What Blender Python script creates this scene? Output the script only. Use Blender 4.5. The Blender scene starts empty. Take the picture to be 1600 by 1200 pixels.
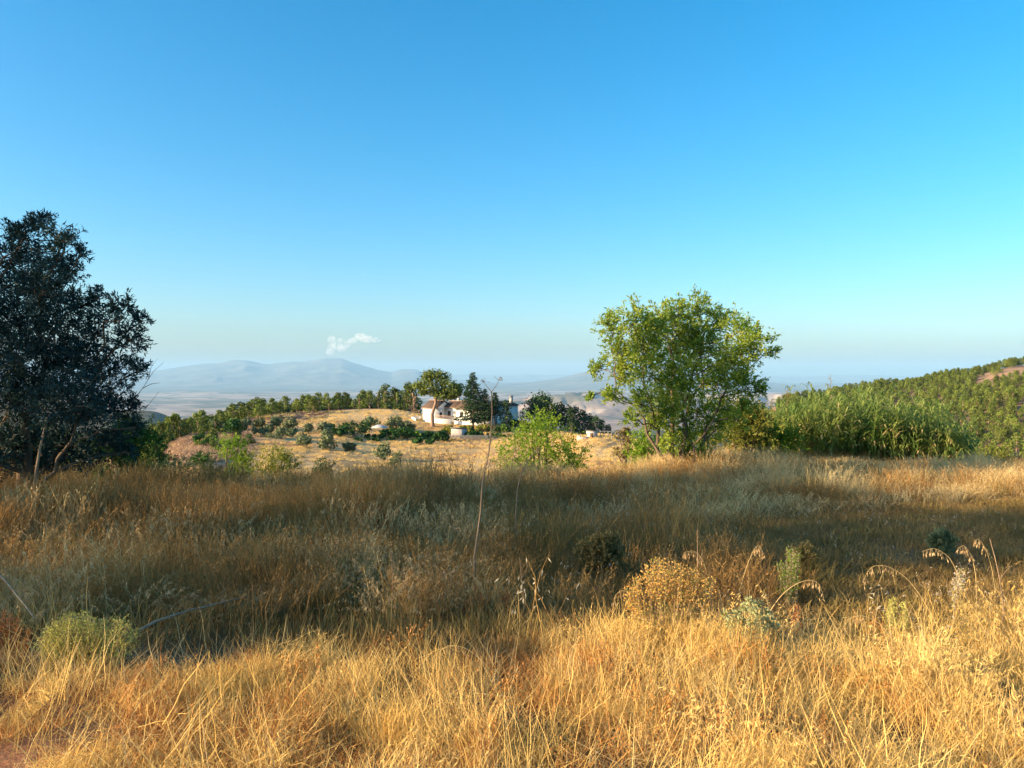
import bpy, math, random
import numpy as np
from mathutils import Vector, Euler, Matrix

# ------------------------------------------------------------------ camera, sky, sun, exposure
SC = bpy.context.scene
COL = SC.collection
F_PX = 1200.0          # focal length in px of a 1600 px wide frame
HOR = 588.0            # horizon row
cam_d = bpy.data.cameras.new('camera')
cam_d.sensor_fit = 'HORIZONTAL'
cam_d.angle = 2*math.atan(800/F_PX)
cam_d.clip_start = 0.05
cam_d.clip_end = 150000
cam = bpy.data.objects.new('camera', cam_d)
COL.objects.link(cam)
cam.location = (0, 0, 0)
cam.rotation_euler = (math.radians(90)-math.atan((600-HOR)/F_PX), 0, 0)
SC.camera = cam

SUN_AZ = math.radians(-110)     # from +Y, clockwise positive (towards +X)
SUN_EL = math.radians(16)
w = bpy.data.worlds.new('World'); SC.world = w; w.use_nodes = True
nt = w.node_tree; nt.nodes.clear()
sky = nt.nodes.new('ShaderNodeTexSky'); sky.sky_type = 'NISHITA'
sky.sun_disc = False
sky.sun_elevation = SUN_EL
sky.sun_rotation = SUN_AZ
sky.altitude = 900
sky.air_density = 1.1; sky.dust_density = 3.7; sky.ozone_density = 3.5
hs = nt.nodes.new('ShaderNodeHueSaturation'); hs.inputs['Saturation'].default_value = 1.36
hs.inputs['Hue'].default_value = 0.488
bg = nt.nodes.new('ShaderNodeBackground'); bg.inputs['Strength'].default_value = 0.124
wo = nt.nodes.new('ShaderNodeOutputWorld')
nt.links.new(sky.outputs[0], hs.inputs['Color']); nt.links.new(hs.outputs[0], bg.inputs[0]); nt.links.new(bg.outputs[0], wo.inputs[0])

sun_d = bpy.data.lights.new('sun', 'SUN')
sun_d.energy = 5.0; sun_d.angle = math.radians(0.55); sun_d.color = (1.0, 0.76, 0.46)
sun = bpy.data.objects.new('sun', sun_d); COL.objects.link(sun)
S = Vector((math.sin(SUN_AZ)*math.cos(SUN_EL), math.cos(SUN_AZ)*math.cos(SUN_EL), math.sin(SUN_EL)))
sun.rotation_euler = S.to_track_quat('Z', 'Y').to_euler()
sun.location = (-30, -10, 20)

SC.view_settings.view_transform = 'Standard'
SC.view_settings.look = 'None'
SC.view_settings.gamma = 1.0
SC.view_settings.exposure = 1.27
SC.render.engine = 'CYCLES'
SC.cycles.use_denoising = True
SC.cycles.max_bounces = 5
SC.cycles.diffuse_bounces = 2
SC.cycles.use_light_tree = False
SC.cycles.transmission_bounces = 4
SC.cycles.transparent_max_bounces = 8
SC.cycles.volume_bounces = 2
SC.cycles.use_adaptive_sampling = True
SC.cycles.adaptive_threshold = 0.02

rng = np.random.default_rng(7)
random.seed(7)

# ------------------------------------------------------------------ helpers
def P(px, py, D):
    return np.array([(px-800)/F_PX*D, D, (HOR-py)/F_PX*D])

def _hash(ix, iy, s):
    h = (ix.astype(np.int64)*374761393 + iy.astype(np.int64)*668265263 + s*1442695041) & 0x7fffffff
    h = ((h ^ (h >> 13))*1274126177) & 0x7fffffff
    h = (h ^ (h >> 16)) & 0xffff
    return h/65535.0

def vnoise(x, y, s=0):
    ix = np.floor(x); iy = np.floor(y)
    fx = x-ix; fy = y-iy
    fx = fx*fx*(3-2*fx); fy = fy*fy*(3-2*fy)
    a = _hash(ix, iy, s); b = _hash(ix+1, iy, s); c = _hash(ix, iy+1, s); d = _hash(ix+1, iy+1, s)
    return (a*(1-fx)+b*fx)*(1-fy)+(c*(1-fx)+d*fx)*fy

def fbm(x, y, s=0, o=4, g=0.5):
    r = 0; a = 1; t = 0
    for i in range(o):
        r = r+a*(vnoise(x*2**i+17.3*i, y*2**i-9.1*i, s+i)-0.5); t += a; a *= g
    return r/t*2

def sstep(a, b, x):
    t = np.clip((x-a)/(b-a), 0, 1); return t*t*(3-2*t)

def mesh_np(name, V, F, smooth=False):
    """V (n,3); F: array (m,k) or list of such arrays"""
    if not isinstance(F, (list, tuple)): F = [F]
    F = [np.asarray(f, dtype=np.int32) for f in F if len(f)]
    me = bpy.data.meshes.new(name)
    V = np.asarray(V, dtype=np.float32)
    me.vertices.add(len(V)); me.vertices.foreach_set('co', V.ravel())
    idx = np.concatenate([f.ravel() for f in F])
    tot = np.concatenate([np.full(len(f), f.shape[1], np.int32) for f in F])
    st = np.concatenate([[0], np.cumsum(tot)[:-1]]).astype(np.int32)
    me.loops.add(len(idx)); me.loops.foreach_set('vertex_index', idx)
    me.polygons.add(len(tot)); me.polygons.foreach_set('loop_start', st); me.polygons.foreach_set('loop_total', tot)
    if smooth: me.polygons.foreach_set('use_smooth', np.ones(len(tot), bool))
    me.update(calc_edges=True); me.validate()
    return me

class MB:
    """collects geometry into one mesh"""
    def __init__(s): s.V = []; s.Q = []; s.T = []; s.n = 0
    def add(s, V, Q=None, T=None):
        V = np.asarray(V, float).reshape(-1, 3)
        if Q is not None and len(Q): s.Q.append(np.asarray(Q)+s.n)
        if T is not None and len(T): s.T.append(np.asarray(T)+s.n)
        s.V.append(V); s.n += len(V); return s
    def quads(s, q):           # (n,4,3)
        n = len(q); s.add(q.reshape(-1, 3), Q=np.arange(n*4).reshape(n, 4)); return s
    def tube(s, pts, rad, k=5):
        pts = np.asarray(pts, float); m = len(pts)
        rad = np.full(m, rad) if np.isscalar(rad) else np.asarray(rad, float)
        d = np.gradient(pts, axis=0); d /= np.linalg.norm(d, axis=1)[:, None]+1e-9
        ref = np.array([0.31, 0.9, 0.17]) if abs(d[0, 1]) < 0.8 else np.array([1., 0.1, 0.2])
        a = np.cross(d, ref); a /= np.linalg.norm(a, axis=1)[:, None]+1e-9
        b = np.cross(d, a)
        t = np.arange(k)/k*2*np.pi
        V = pts[:, None]+rad[:, None, None]*(np.cos(t)[None, :, None]*a[:, None]+np.sin(t)[None, :, None]*b[:, None])
        i = np.arange(m-1)[:, None]*k; j = np.arange(k)[None]; j2 = (j+1) % k
        Q = np.stack([i+j, i+j2, i+k+j2, i+k+j], -1).reshape(-1, 4)
        s.add(V.reshape(-1, 3), Q=Q); return s
    def box(s, c, size, rz=0.0):
        x, y, z = np.array(size)/2
        v = np.array([[-x,-y,-z],[x,-y,-z],[x,y,-z],[-x,y,-z],[-x,-y,z],[x,-y,z],[x,y,z],[-x,y,z]])
        if rz:
            R = np.array([[math.cos(rz), -math.sin(rz), 0], [math.sin(rz), math.cos(rz), 0], [0, 0, 1]]); v = v@R.T
        s.add(v+np.asarray(c), Q=[[0,3,2,1],[4,5,6,7],[0,1,5,4],[1,2,6,5],[2,3,7,6],[3,0,4,7]]); return s
    def mesh(s, name, smooth=False):
        F = []
        if s.Q: F.append(np.concatenate(s.Q))
        if s.T: F.append(np.concatenate(s.T))
        return mesh_np(name, np.concatenate(s.V), F, smooth)
    def build(s, name, m, parent=None, smooth=False):
        return link(name, s.mesh(name, smooth), m, parent)

def link(name, me, m=None, parent=None):
    if m is not None and not me.materials: me.materials.append(m)
    o = bpy.data.objects.new(name, me); COL.objects.link(o)
    if parent is not None: o.parent = parent
    return o

def tag(o, label, cat=None, group=None, kind=None):
    o['label'] = label
    if cat: o['category'] = cat
    if group: o['group'] = group
    if kind: o['kind'] = kind
    return o

def empty(name, loc, label, cat, group=None, rz=0, sc=1.0):
    o = bpy.data.objects.new(name, None); COL.objects.link(o)
    o.location = loc; o.rotation_euler = (0, 0, rz)
    o.scale = (sc, sc, sc) if np.isscalar(sc) else sc
    o.empty_display_size = 0.2
    return tag(o, label, cat, group)

def unit(v): return v/(np.linalg.norm(v, axis=-1, keepdims=True)+1e-9)

def leaves(c, d, L, W, rg, flat=None):
    """diamond leaves: bases c, directions d, length L, width W; optional preferred normal flat"""
    n = len(c); d = unit(d)
    ref = rg.normal(size=(n, 3)) if flat is None else flat
    s = unit(np.cross(d, ref))
    L = np.broadcast_to(L, (n,))[:, None]; W = np.broadcast_to(W, (n,))[:, None]
    mid = c+d*L*0.45
    return np.stack([c, mid+s*W/2, c+d*L, mid-s*W/2], 1)

# ------------------------------------------------------------------ materials
MATS = {}
def nodes(m):
    m.use_nodes = True; t = m.node_tree; t.nodes.clear(); return t, t.nodes.new, t.links.new

def foliage(name, c1, c2, trans=0.3, rough=0.6, gloss=0.012, scale=2.0, objvar=0.25, tcol=None):
    """leaf: colour varies per leaf, per plant and in patches; light passes through"""
    m = bpy.data.materials.new(name); t, N, Lk = nodes(m)
    out = N('ShaderNodeOutputMaterial')
    geo = N('ShaderNodeNewGeometry'); oi = N('ShaderNodeObjectInfo')
    nz = N('ShaderNodeTexNoise'); nz.inputs['Scale'].default_value = scale; nz.inputs['Detail'].default_value = 2
    Lk(geo.outputs['Position'], nz.inputs['Vector'])
    ad = N('ShaderNodeMath'); ad.operation = 'ADD'
    m1 = N('ShaderNodeMath'); m1.operation = 'MULTIPLY'; m1.inputs[1].default_value = 0.55
    Lk(geo.outputs['Random Per Island'], m1.inputs[0])
    m2 = N('ShaderNodeMath'); m2.operation = 'MULTIPLY_ADD'; m2.inputs[1].default_value = 1.6; m2.inputs[2].default_value = -0.55
    Lk(nz.outputs['Fac'], m2.inputs[0]); Lk(m1.outputs[0], ad.inputs[0]); Lk(m2.outputs[0], ad.inputs[1])
    mx = N('ShaderNodeMix'); mx.data_type = 'RGBA'; mx.clamp_factor = True
    Lk(ad.outputs[0], mx.inputs[0]); mx.inputs[6].default_value = (*c1, 1); mx.inputs[7].default_value = (*c2, 1)
    hv = N('ShaderNodeHueSaturation')
    v = N('ShaderNodeMath'); v.operation = 'MULTIPLY_ADD'; v.inputs[1].default_value = 2*objvar; v.inputs[2].default_value = 1-objvar
    Lk(oi.outputs['Random'], v.inputs[0]); Lk(v.outputs[0], hv.inputs['Value']); Lk(mx.outputs[2], hv.inputs['Color'])
    df = N('ShaderNodeBsdfDiffuse'); tr = N('ShaderNodeBsdfTranslucent'); gl = N('ShaderNodeBsdfGlossy')
    gl.inputs['Roughness'].default_value = rough; gl.inputs['Color'].default_value = (1, 1, 1, 1)
    Lk(hv.outputs[0], df.inputs[0]); 
    if tcol:
        mt = N('ShaderNodeMix'); mt.data_type = 'RGBA'; mt.blend_type = 'MULTIPLY'; mt.inputs[0].default_value = 1
        Lk(hv.outputs[0], mt.inputs[6]); mt.inputs[7].default_value = (*tcol, 1); Lk(mt.outputs[2], tr.inputs[0])
    else: Lk(hv.outputs[0], tr.inputs[0])
    a = N('ShaderNodeMixShader'); a.inputs[0].default_value = trans; Lk(df.outputs[0], a.inputs[1]); Lk(tr.outputs[0], a.inputs[2])
    b = N('ShaderNodeMixShader'); b.inputs[0].default_value = gloss; Lk(a.outputs[0], b.inputs[1]); Lk(gl.outputs[0], b.inputs[2])
    Lk(b.outputs[0], out.inputs[0]); MATS[name] = m; return m

def rough_mat(name, c1, c2, scale=8, bump=0.3, detail=6, rough=0.9, stretch=(1, 1, 1), attr=None, dist=0.02, amt=1.0):
    """plaster, bark, soil: two tones from noise, fine relief; attr: a colour attribute as the base"""
    m = bpy.data.materials.new(name); t, N, Lk = nodes(m)
    out = N('ShaderNodeOutputMaterial'); p = N('ShaderNodeBsdfPrincipled')
    p.inputs['Roughness'].default_value = rough; p.inputs['Specular IOR Level'].default_value = 0.15
    geo = N('ShaderNodeNewGeometry') if attr else N('ShaderNodeTexCoord')
    mp = N('ShaderNodeMapping'); mp.inputs['Scale'].default_value = stretch
    Lk(geo.outputs['Position' if attr else 'Object'], mp.inputs['Vector'])
    nz = N('ShaderNodeTexNoise'); nz.inputs['Scale'].default_value = scale; nz.inputs['Detail'].default_value = detail; nz.inputs['Roughness'].default_value = 0.65
    Lk(mp.outputs[0], nz.inputs['Vector'])
    rp = N('ShaderNodeMapRange'); rp.inputs[1].default_value = 0.3; rp.inputs[2].default_value = 0.7; Lk(nz.outputs['Fac'], rp.inputs[0])
    mx = N('ShaderNodeMix'); mx.data_type = 'RGBA'; Lk(rp.outputs[0], mx.inputs[0])
    mx.inputs[6].default_value = (*c1, 1); mx.inputs[7].default_value = (*c2, 1)
    colr = mx.outputs[2]
    if attr:
        at = N('ShaderNodeAttribute'); at.attribute_name = attr
        mm = N('ShaderNodeMix'); mm.data_type = 'RGBA'; mm.blend_type = 'MULTIPLY'; mm.inputs[0].default_value = amt
        Lk(at.outputs['Color'], mm.inputs[6]); Lk(mx.outputs[2], mm.inputs[7]); colr = mm.outputs[2]
    Lk(colr, p.inputs['Base Color'])
    bp = N('ShaderNodeBump'); bp.inputs['Strength'].default_value = bump; bp.inputs['Distance'].default_value = dist
    Lk(nz.outputs['Fac'], bp.inputs['Height']); Lk(bp.outputs[0], p.inputs['Normal'])
    Lk(p.outputs[0], out.inputs[0]); MATS[name] = m; return m

M = MATS
foliage('straw', (0.68, 0.41, 0.1), (0.86, 0.62, 0.23), trans=0.22, scale=1.3, objvar=0.22)
foliage('straw_red', (0.40, 0.165, 0.045), (0.62, 0.31, 0.085), trans=0.22, scale=1.3, objvar=0.25)
foliage('straw_pale', (0.62, 0.43, 0.17), (0.8, 0.61, 0.3), trans=0.35, scale=1.0, objvar=0.2)
foliage('tall_straw', (0.28, 0.135, 0.04), (0.5, 0.29, 0.09), trans=0.22, scale=0.7, objvar=0.3)  # base kept dark and reddish to deepen the shade on the grass
foliage('tall_green', (0.13, 0.1, 0.026), (0.31, 0.215, 0.065), trans=0.22, scale=0.7, objvar=0.3)
foliage('short_grass', (0.17, 0.105, 0.04), (0.4, 0.255, 0.09), trans=0.25, scale=0.8, objvar=0.3)
foliage('almond_leaf', (0.085, 0.21, 0.014), (0.42, 0.46, 0.05), trans=0.45, scale=1.6, gloss=0.02, objvar=0)
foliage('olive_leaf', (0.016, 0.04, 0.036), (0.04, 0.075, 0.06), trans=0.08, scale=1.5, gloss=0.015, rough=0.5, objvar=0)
foliage('reed_leaf', (0.075, 0.19, 0.03), (0.38, 0.41, 0.1), trans=0.35, scale=0.8, gloss=0.015, objvar=0)
foliage('bush_bright', (0.075, 0.19, 0.01), (0.28, 0.36, 0.03), trans=0.38, scale=1.2, objvar=0.15)
foliage('bush_mixed', (0.1, 0.15, 0.022), (0.34, 0.3, 0.05), trans=0.33, scale=1.2, objvar=0.15)
foliage('bush_dark', (0.016, 0.06, 0.01), (0.055, 0.125, 0.022), trans=0.2, scale=0.8, objvar=0.2)
foliage('bush_olive', (0.075, 0.11, 0.045), (0.19, 0.215, 0.1), trans=0.2, scale=0.8, objvar=0.2)
foliage('bush_brown', (0.15, 0.12, 0.04), (0.30, 0.22, 0.07), trans=0.3, scale=1.2, objvar=0.15)
foliage('pine_needle', (0.06, 0.105, 0.015), (0.21, 0.24, 0.04), trans=0.18, scale=0.35, objvar=0.42)
foliage('pine_dark', (0.018, 0.048, 0.018), (0.05, 0.09, 0.03), trans=0.15, scale=0.4, objvar=0.2)
foliage('dead_needle', (0.3, 0.19, 0.11), (0.46, 0.31, 0.2), trans=0.2, scale=0.4, objvar=0.1)
foliage('inula_leaf', (0.3, 0.29, 0.05), (0.54, 0.46, 0.11), trans=0.35, scale=9, objvar=0)
foliage('inula_head', (0.52, 0.27, 0.06), (0.74, 0.44, 0.12), trans=0.3, scale=12, objvar=0)
foliage('thistle_leaf', (0.30, 0.32, 0.13), (0.54, 0.52, 0.25), trans=0.25, scale=14, objvar=0)
foliage('saltbush_leaf', (0.34, 0.35, 0.06), (0.6, 0.56, 0.16), trans=0.35, scale=10, objvar=0)
foliage('dock_seed', (0.42, 0.12, 0.035), (0.62, 0.22, 0.06), trans=0.25, scale=14, objvar=0)
foliage('brome_head', (0.50, 0.31, 0.13), (0.74, 0.54, 0.28), trans=0.35, scale=15, objvar=0.1)
foliage('oat_husk', (0.42, 0.34, 0.22), (0.66, 0.57, 0.40), trans=0.4, scale=9, objvar=0.1)
rough_mat('bark', (0.09, 0.065, 0.045), (0.22, 0.16, 0.11), scale=9, bump=0.8, stretch=(1, 1, 0.25))
rough_mat('bark_pine', (0.20, 0.12, 0.085), (0.38, 0.26, 0.19), scale=3, bump=0.8, stretch=(1, 1, 0.3))
rough_mat('dry_stem', (0.20, 0.125, 0.075), (0.42, 0.29, 0.18), scale=20, bump=0.3, stretch=(1, 1, 0.1))
rough_mat('grey_stick', (0.22, 0.145, 0.09), (0.44, 0.33, 0.22), scale=25, bump=0.4, stretch=(1, 1, 1))
rough_mat('plaster', (0.74, 0.70, 0.64), (0.86, 0.83, 0.78), scale=0.9, bump=0.15, detail=9)
rough_mat('plaster_old', (0.42, 0.36, 0.30), (0.62, 0.56, 0.49), scale=1.6, bump=0.3, detail=9)
rough_mat('stone_step', (0.40, 0.28, 0.20), (0.56, 0.42, 0.32), scale=2.6, bump=0.4, detail=9)
rough_mat('terracotta', (0.07, 0.045, 0.034), (0.15, 0.10, 0.072), scale=3, bump=0.3, detail=8)
rough_mat('terracotta_rim', (0.34, 0.23, 0.17), (0.46, 0.33, 0.25), scale=3, bump=0.2)
rough_mat('wood_dark', (0.07, 0.045, 0.03), (0.13, 0.085, 0.055), scale=5, bump=0.2)
rough_mat('frame_grey', (0.16, 0.15, 0.14), (0.24, 0.23, 0.21), scale=5, bump=0.1)
rough_mat('metal_pale', (0.34, 0.33, 0.32), (0.46, 0.45, 0.43), scale=2, bump=0.1, rough=0.6)
rough_mat('canvas', (0.42, 0.40, 0.37), (0.56, 0.54, 0.50), scale=2, bump=0.1)
m_ = bpy.data.materials.new('window_glass'); t_, N_, L_ = nodes(m_)
o_ = N_('ShaderNodeOutputMaterial'); p_ = N_('ShaderNodeBsdfPrincipled'); p_.inputs['Base Color'].default_value = (0.02, 0.025, 0.03, 1)
p_.inputs['Roughness'].default_value = 0.12; L_(p_.outputs[0], o_.inputs[0]); M['glass'] = m_

# ------------------------------------------------------------------ terrain height
NEAR = [(0, -1.6), (3, -1.62), (5, -1.76), (7, -2.0), (10, -2.12), (13, -2.3)]
FAR = [(3500, -265), (6000, -330), (9000, -350), (60000, -350)]
COLS = {   # picture column -> (depth, height) of the ground along it
 0:   [(16,-2.5),(22,-3.3),(35,-7),(60,-12),(100,-16),(170,-22),(300,-40),(600,-75),(1200,-125),(2000,-112),(2500,-95)],
 150: [(16,-2.5),(22,-3.4),(35,-7),(60,-12),(100,-14),(170,-19),(300,-38),(600,-75),(1200,-130),(2000,-125),(2500,-100)],
 230: [(16,-2.6),(22,-3.6),(35,-7),(60,-11),(100,-12.5),(150,-14),(170,-14.8),(220,-22),(400,-50),(1200,-135),(2000,-135),(2500,-110)],
 300: [(16,-2.6),(22,-3.6),(35,-7),(60,-10.5),(90,-11),(115,-11.4),(150,-11.6),(175,-13),(220,-18),(400,-45),(1200,-135),(2000,-170),(2500,-155)],
 400: [(16,-2.6),(22,-3.6),(35,-7),(60,-10.5),(100,-12.2),(130,-12.3),(165,-11.7),(200,-11.2),(225,-11),(260,-14),(400,-40),(1200,-130),(2500,-225)],
 500: [(16,-2.6),(22,-3.6),(35,-7),(60,-11),(100,-13),(130,-13.4),(165,-13),(200,-11.5),(235,-10.6),(260,-11.3),(320,-20),(500,-45),(1200,-130),(2500,-225)],
 600: [(16,-2.6),(22,-3.5),(35,-7),(60,-11.5),(100,-13.8),(130,-14.4),(165,-14.5),(190,-13.8),(215,-11),(235,-10),(265,-11),(330,-20),(500,-45),(1200,-130),(2500,-225)],
 680: [(16,-2.6),(22,-3.4),(35,-7),(60,-11.5),(100,-14),(130,-14.8),(165,-15),(190,-14.9),(203,-13.9),(210,-12.6),(225,-12.2),(245,-12.2),(280,-14),(350,-24),(500,-45),(1200,-130),(2500,-225)],
 740: [(16,-2.6),(22,-3.3),(35,-7),(60,-11.5),(100,-14),(130,-14.8),(165,-15.3),(190,-15.3),(200,-13.7),(210,-12.7),(225,-12.4),(245,-12.4),(280,-14),(350,-24),(500,-45),(1200,-130),(2500,-225)],
 800: [(16,-2.6),(22,-3.2),(35,-6.5),(60,-11.5),(100,-14),(130,-14.6),(165,-15),(190,-15),(203,-13.6),(213,-12.9),(235,-13),(300,-20),(500,-45),(1200,-130),(2500,-225)],
 870: [(16,-2.6),(22,-3.1),(35,-5.5),(60,-10.5),(100,-13.5),(130,-14),(165,-13.8),(200,-14.5),(230,-16),(300,-26),(500,-48),(1200,-130),(2500,-225)],
 930: [(16,-2.55),(22,-3.0),(35,-5.5),(60,-10),(100,-12.6),(130,-12.6),(150,-12),(165,-12.4),(200,-16),(300,-30),(500,-55),(1200,-130),(2500,-225)],
 1000:[(16,-2.5),(22,-2.8),(35,-5),(60,-10),(100,-13),(130,-12.8),(170,-14),(300,-30),(500,-55),(1200,-130),(2500,-225)],
 1100:[(16,-2.4),(22,-2.6),(35,-4.2),(60,-9),(100,-14),(200,-25),(400,-42),(700,-70),(1200,-130),(2500,-225)],
 1240:[(16,-2.4),(22,-2.7),(32,-3.4),(60,-9),(100,-15),(200,-25),(350,-28),(480,-24),(560,-15.5),(700,-40),(1200,-130),(2500,-225)],
 1400:[(16,-2.45),(22,-2.8),(32,-3.6),(60,-10),(100,-17),(200,-28),(300,-26),(350,-24),(410,-29),(470,-17),(550,-6),(650,-16),(1200,-120),(2500,-225)],
 1500:[(16,-2.45),(22,-2.85),(32,-3.7),(60,-11),(100,-18),(200,-28),(270,-22),(335,-14.5),(385,-24),(440,-12),(540,0.5),(650,-6),(1200,-110),(2500,-220)],
 1600:[(16,-2.45),(22,-2.9),(32,-3.8),(60,-12),(100,-18),(200,-25.5),(260,-18),(325,-8),(375,-18),(430,-4),(525,8),(620,6),(1200,-80),(2500,-200)],
 1800:[(16,-2.4),(22,-2.9),(32,-3.8),(60,-11),(100,-16),(200,-20),(330,-2),(430,6),(525,20),(620,20),(1200,-60),(2500,-190)],
}
BACK = [(16, -1.3), (40, -0.8), (100, 0.5), (300, 6), (1000, 20), (2500, -40)]
_cols = [(-180.0, BACK), (-75.0, BACK)]
for px, pr in sorted(COLS.items()): _cols.append((math.degrees(math.atan((px-800)/F_PX)), pr))
_cols += [(75.0, BACK), (180.0, BACK)]
LT = np.linspace(math.log(2), math.log(60000), 700)
TT = np.linspace(-180, 180, 2881)
_tab = []
for a, pr in _cols:
    pr = NEAR+pr+FAR
    _tab.append(np.interp(LT, [math.log(d+2) for d, z in pr], [z for d, z in pr]))
_tab = np.array(_tab); _ca = np.array([a for a, _ in _cols])
_i = np.clip(np.searchsorted(_ca, TT, side='right')-1, 0, len(_ca)-2)
_f = (TT-_ca[_i])/(_ca[_i+1]-_ca[_i]); _f = (_f*_f*(3-2*_f))[:, None]
TAB = _tab[_i]*(1-_f)+_tab[_i+1]*_f
def _smooth(A, n, ax):
    k = np.hanning(n+2)[1:-1]; k /= k.sum()
    pad = [(0, 0), (0, 0)]; pad[ax] = (n//2, n//2)
    B = np.pad(A, pad, mode='edge')
    return np.apply_along_axis(lambda v: np.convolve(v, k, 'valid'), ax, B)
TAB = _smooth(TAB, 7, 1); TAB = _smooth(TAB, 17, 0)

# far ridges: (picture column, picture row of the crest)
RIDGE_A = [(-700,583),(-200,580),(100,582),(240,580),(285,573),(330,566.5),(365,563),(385,562.5),(410,568),(425,569),(450,564.5),(490,561.5),(508,560),(520,561),(535,560),(550,565),(575,574),(600,580),(612,582),(628,577.5),(650,576.5),(664,583),(700,592),(760,598),(2600,600)]
RIDGE_B = [(-900,600),(700,600),(790,599.5),(830,597.5),(865,592),(895,585),(925,579),(960,574),(1000,572),(1050,577),(1120,586),(1180,594),(1240,604),(1300,606),(2600,606)]
RIDGE_C = [(-900,584),(300,580),(560,582),(700,585),(800,586),(950,584),(1150,586),(1250,588),(1400,584),(2600,580)]
def _ridge(tab, D, px):
    return (HOR-np.interp(px, [p for p, _ in tab], [q for _, q in tab]))/F_PX*D

def H(x, y):
    x = np.asarray(x, float); y = np.asarray(y, float)
    r = np.hypot(x, y); th = np.arctan2(x, y)
    D = r*np.maximum(np.cos(th), 0.62)
    a = np.degrees(th)
    u = np.clip((np.log(D+2)-LT[0])/(LT[1]-LT[0]), 0, len(LT)-1.001)
    v = np.clip((a-TT[0])/(TT[1]-TT[0]), 0, len(TT)-1.001)
    iu = u.astype(int); iv = v.astype(int); fu = u-iu; fv = v-iv
    z = (TAB[iv, iu]*(1-fu)+TAB[iv, iu+1]*fu)*(1-fv)+(TAB[iv+1, iu]*(1-fu)+TAB[iv+1, iu+1]*fu)*fv
    # small relief near, larger with distance
    z = z+0.06*fbm(x*0.9, y*0.9, 3)*sstep(1, 4, r)*(1-sstep(40, 80, r))
    z = z+0.35*fbm(x/9, y/9, 5)*sstep(25, 60, r)*(1-sstep(500, 900, r))
    fd = sstep(900, 3000, r)
    z = z+fd*(22*fbm(x/700, y/700, 8, 5))*(1-sstep(3500, 7000, r))
    # bare gullied hills out on the plain
    g = np.abs(fbm(x/420+3, y/700, 21, 5, 0.62))
    band = np.exp(-((D-8200-900*fbm(x/2500, y/2500, 33, 2))/1700)**2)
    z = z+band*(1-sstep(0.05, 0.6, g))*120*sstep(-0.06, 0.06, th)+band*30*sstep(-0.06, 0.06, th)
    z = z+sstep(5000, 9000, r)*(1-sstep(20000, 26000, r))*60*fbm(x/1000, y/1000, 41, 5)
    # mountains
    px = np.clip(800+F_PX*np.tan(np.clip(th, -1.1, 1.1)), -900, 2600)
    def rise(D0, wf, wb):
        t = np.where(D < D0, (D0-D)/wf, (D-D0)/wb)
        return np.clip(1-t, 0, 1)**1.15
    rough = 1+0.38*fbm(x/2600, y/2600, 51, 5)*0.9
    for tab, D0, wf, wb, sd in ((RIDGE_A, 30000, 8500, 7000, 61), (RIDGE_B, 24500, 6000, 6000, 71), (RIDGE_C, 42000, 5500, 6000, 81)):
        top = _ridge(tab, D0, px)+350
        k = rise(D0, wf, wb)
        erode = 1-0.45*(1-k)*np.abs(fbm(x/1700, y/1700, sd, 4))*2
        z = np.maximum(z, -350+top*k*np.clip(erode, 0.2, 1)) if tab is not None else z
    z = z+sstep(23000, 27000, r)*(1-sstep(43000, 45500, r))*70*fbm(x/900, y/900, 91, 4)
    return z

def ground(px, D):
    x = (px-800)/F_PX*D
    return np.array([x, D, float(H(x, D))])

# ------------------------------------------------------------------ terrain meshes (rings share their borders)
th_view = np.radians(np.arange(-44, 44.01, 0.14))
th_rest = np.radians(np.concatenate([np.arange(-180, -44, 3.0), np.arange(47, 180, 3.0)]))
TH = np.sort(np.concatenate([th_view, th_rest]))
def ring_mesh(name, rs, mat, colour, closed_center=False):
    R, T = np.meshgrid(rs, TH, indexing='ij')
    X = R*np.sin(T); Y = R*np.cos(T); Z = H(X, Y)
    V = np.stack([X, Y, Z], -1).reshape(-1, 3)
    nr, na = R.shape
    i = np.arange(nr-1)[:, None]; j = np.arange(na)[None]; j2 = (j+1) % na
    Q = np.stack([i*na+j, (i+1)*na+j, (i+1)*na+j2, i*na+j2], -1).reshape(-1, 4)[:, ::-1]
    T3 = []
    if closed_center:
        V = np.concatenate([V, [[0, 0, float(H(0.0, 0.001))]]]); c = len(V)-1
        T3 = np.stack([np.full(na, c), (np.arange(na)+1) % na, np.arange(na)], -1)
    me = mesh_np(name, V, [Q, T3] if len(T3) else [Q], smooth=True)
    if colour is not None:
        c = colour(V[:, 0], V[:, 1])
        at = me.color_attributes.new('tint', 'FLOAT_COLOR', 'POINT')
        at.data.foreach_set('color', np.concatenate([c, np.ones((len(c), 1))], 1).astype(np.float32).ravel())
    o = link(name, me, mat); o['kind'] = 'structure'
    return o

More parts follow.
